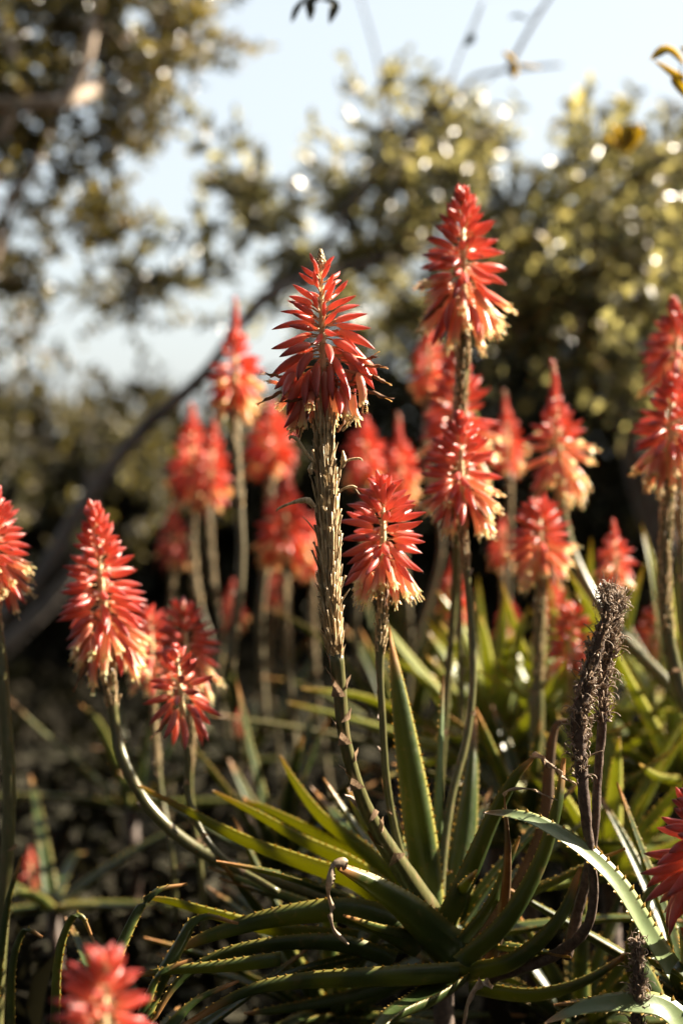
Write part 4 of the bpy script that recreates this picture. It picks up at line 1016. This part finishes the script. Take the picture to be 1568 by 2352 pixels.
# curled dry leaf at the very bottom
dl = root('dry_leaf', 'pale curled dry leaf standing up at the bottom edge, right of centre', 'dry leaf', P(1055, 2440, 1.64))
mbx = blade([P(1052, 2440, 1.64), P(1062, 2352, 1.64), P(1072, 2300, 1.64), P(1092, 2262, 1.64), P(1112, 2255, 1.63), P(1130, 2268, 1.62)], M(24, 1.64), Vector((.8, -.6, .3)), .0008, lambda t: .5 + .5 * math.sin(t * 3) ** 2 + .15 * math.sin(t * 31), 34, chan=.7, twist=1.6)
put('blade', mbx.mesh('blade', MAT['dry_tip'], dl.location), dl)

# plants behind
bg = [('pale-lit aloe rosette behind the upright leaves, right of centre', 1130, 1760, 2.55, 28, .36, .046, 'lime_leaf', (5, 85)),
      ('bright green aloe rosette with arching leaves behind the dead spike', 1330, 1800, 2.6, 32, .40, .050, 'lime_leaf', (0, 85)),
      ('yellow-green aloe rosette at the right edge with long slanting leaves', 1560, 1790, 2.5, 30, .46, .046, 'lime_leaf', (0, 80)),
      ('aloe rosette in half shade below the dead spike', 1400, 2010, 2.25, 24, .30, .036, 'lime_leaf', (0, 75)),
      ('small aloe rosette between the central rosette and the dead spike', 1210, 1930, 2.3, 20, .28, .034, 'aloe_leaf', (0, 75)),
      ('dark aloe rosette in shade behind the long left leaves', 640, 1990, 2.5, 14, .30, .034, 'aloe_leaf', (0, 80)),
      ('dark aloe rosette in deep shade at the left edge', 120, 2080, 2.6, 8, .34, .030, 'aloe_leaf', (0, 35)),
      ('distant dark aloe rosette behind the left flower stalks', 300, 1850, 3.1, 9, .40, .034, 'aloe_leaf', (0, 75)),
      ('distant green aloe rosette behind the round coral spike', 930, 1720, 3.0, 16, .44, .042, 'aloe_leaf', (10, 85)),
      ('far aloe rosette in shade under the blurred left spikes', 560, 1750, 3.4, 10, .38, .036, 'aloe_leaf', (5, 80)),
      ('shaded aloe rosette hidden low under the central rosette', 760, 2330, 2.1, 20, .34, .036, 'aloe_leaf', (0, 70)),
      ('shaded aloe rosette low at the bottom right', 1330, 2350, 2.1, 20, .30, .036, 'aloe_leaf', (0, 70))]
for i, (lb, x, y, d, n, L, w, mt, el) in enumerate(bg):
    r_ = rosette_root(lb, x, y, d); procedural_leaves(r_, x, y, d, n, L, w, 300 + i, mt, el[0], el[1], droop=.9)

# ------------------------------------------------------------------ twigs against the sky
sprig('dark leaves hanging from a twig at the top edge', [P(700, -60, 2.4), P(720, -20, 2.4), P(735, 5, 2.4)], [((702, -5, 2.4), (680, 25, 2.4), (669, 52, 2.4), .011), ((735, 0, 2.4), (712, 12, 2.4), (712, 48, 2.4), .02), ((738, 0, 2.4), (766, 14, 2.4), (756, 54, 2.4), .018)], MAT['dark_leaf'])
sprig('yellow leaf cluster at the tip of a thin dark branch near the top', [P(1110, 200, 3.0), P(1150, 165, 3.0), P(1180, 150, 3.0)], [((1185, 150, 3.0), (1165, 135, 3.0), (1155, 118, 3.0), .022), ((1182, 148, 3.0), (1178, 160, 3.0), (1176, 182, 3.0), .022), ((1188, 148, 3.0), (1215, 155, 3.0), (1245, 158, 3.0), .012)], MAT['yellow_leaf'])
sprig('twig of yellow-green leaves entering at the right edge near the top', [P(1620, 260, 2.3), P(1570, 190, 2.3), P(1560, 150, 2.3)], [((1568, 150, 2.3), (1530, 120, 2.3), (1492, 138, 2.3), .022), ((1575, 180, 2.3), (1545, 178, 2.3), (1500, 140, 2.3), .022), ((1575, 230, 2.3), (1550, 200, 2.3), (1545, 170, 2.3), .028), ((1590, 150, 2.3), (1570, 120, 2.3), (1560, 110, 2.3), .022)], MAT['yellow_leaf'])
sprig('upright pale yellow leaves standing out of the bush at the upper right', [P(1440, 420, 3.1), P(1430, 380, 3.1), P(1425, 350, 3.1)], [((1425, 350, 3.1), (1440, 310, 3.1), (1455, 285, 3.1), .04), ((1435, 352, 3.1), (1458, 312, 3.1), (1462, 280, 3.1), .03), ((1422, 352, 3.1), (1395, 330, 3.1), (1378, 322, 3.1), .03), ((1420, 345, 3.1), (1405, 305, 3.1), (1398, 290, 3.1), .03)], MAT['yellow_leaf'])
sprig('single dark leaf floating on a thread of twig, top right of centre', [P(1240, 20, 3.2), P(1225, 30, 3.2), P(1210, 45, 3.2)], [((1210, 48, 3.2), (1190, 38, 3.2), (1168, 42, 3.2), .012)], MAT['dark_leaf'])
sprig('narrow dark leaf on a thin twig right of centre near the top', [P(1110, 0, 3.2), P(1095, 50, 3.2), P(1085, 80, 3.2)], [((1088, 78, 3.2), (1078, 95, 3.2), (1065, 108, 3.2), .02)], MAT['dark_leaf'])
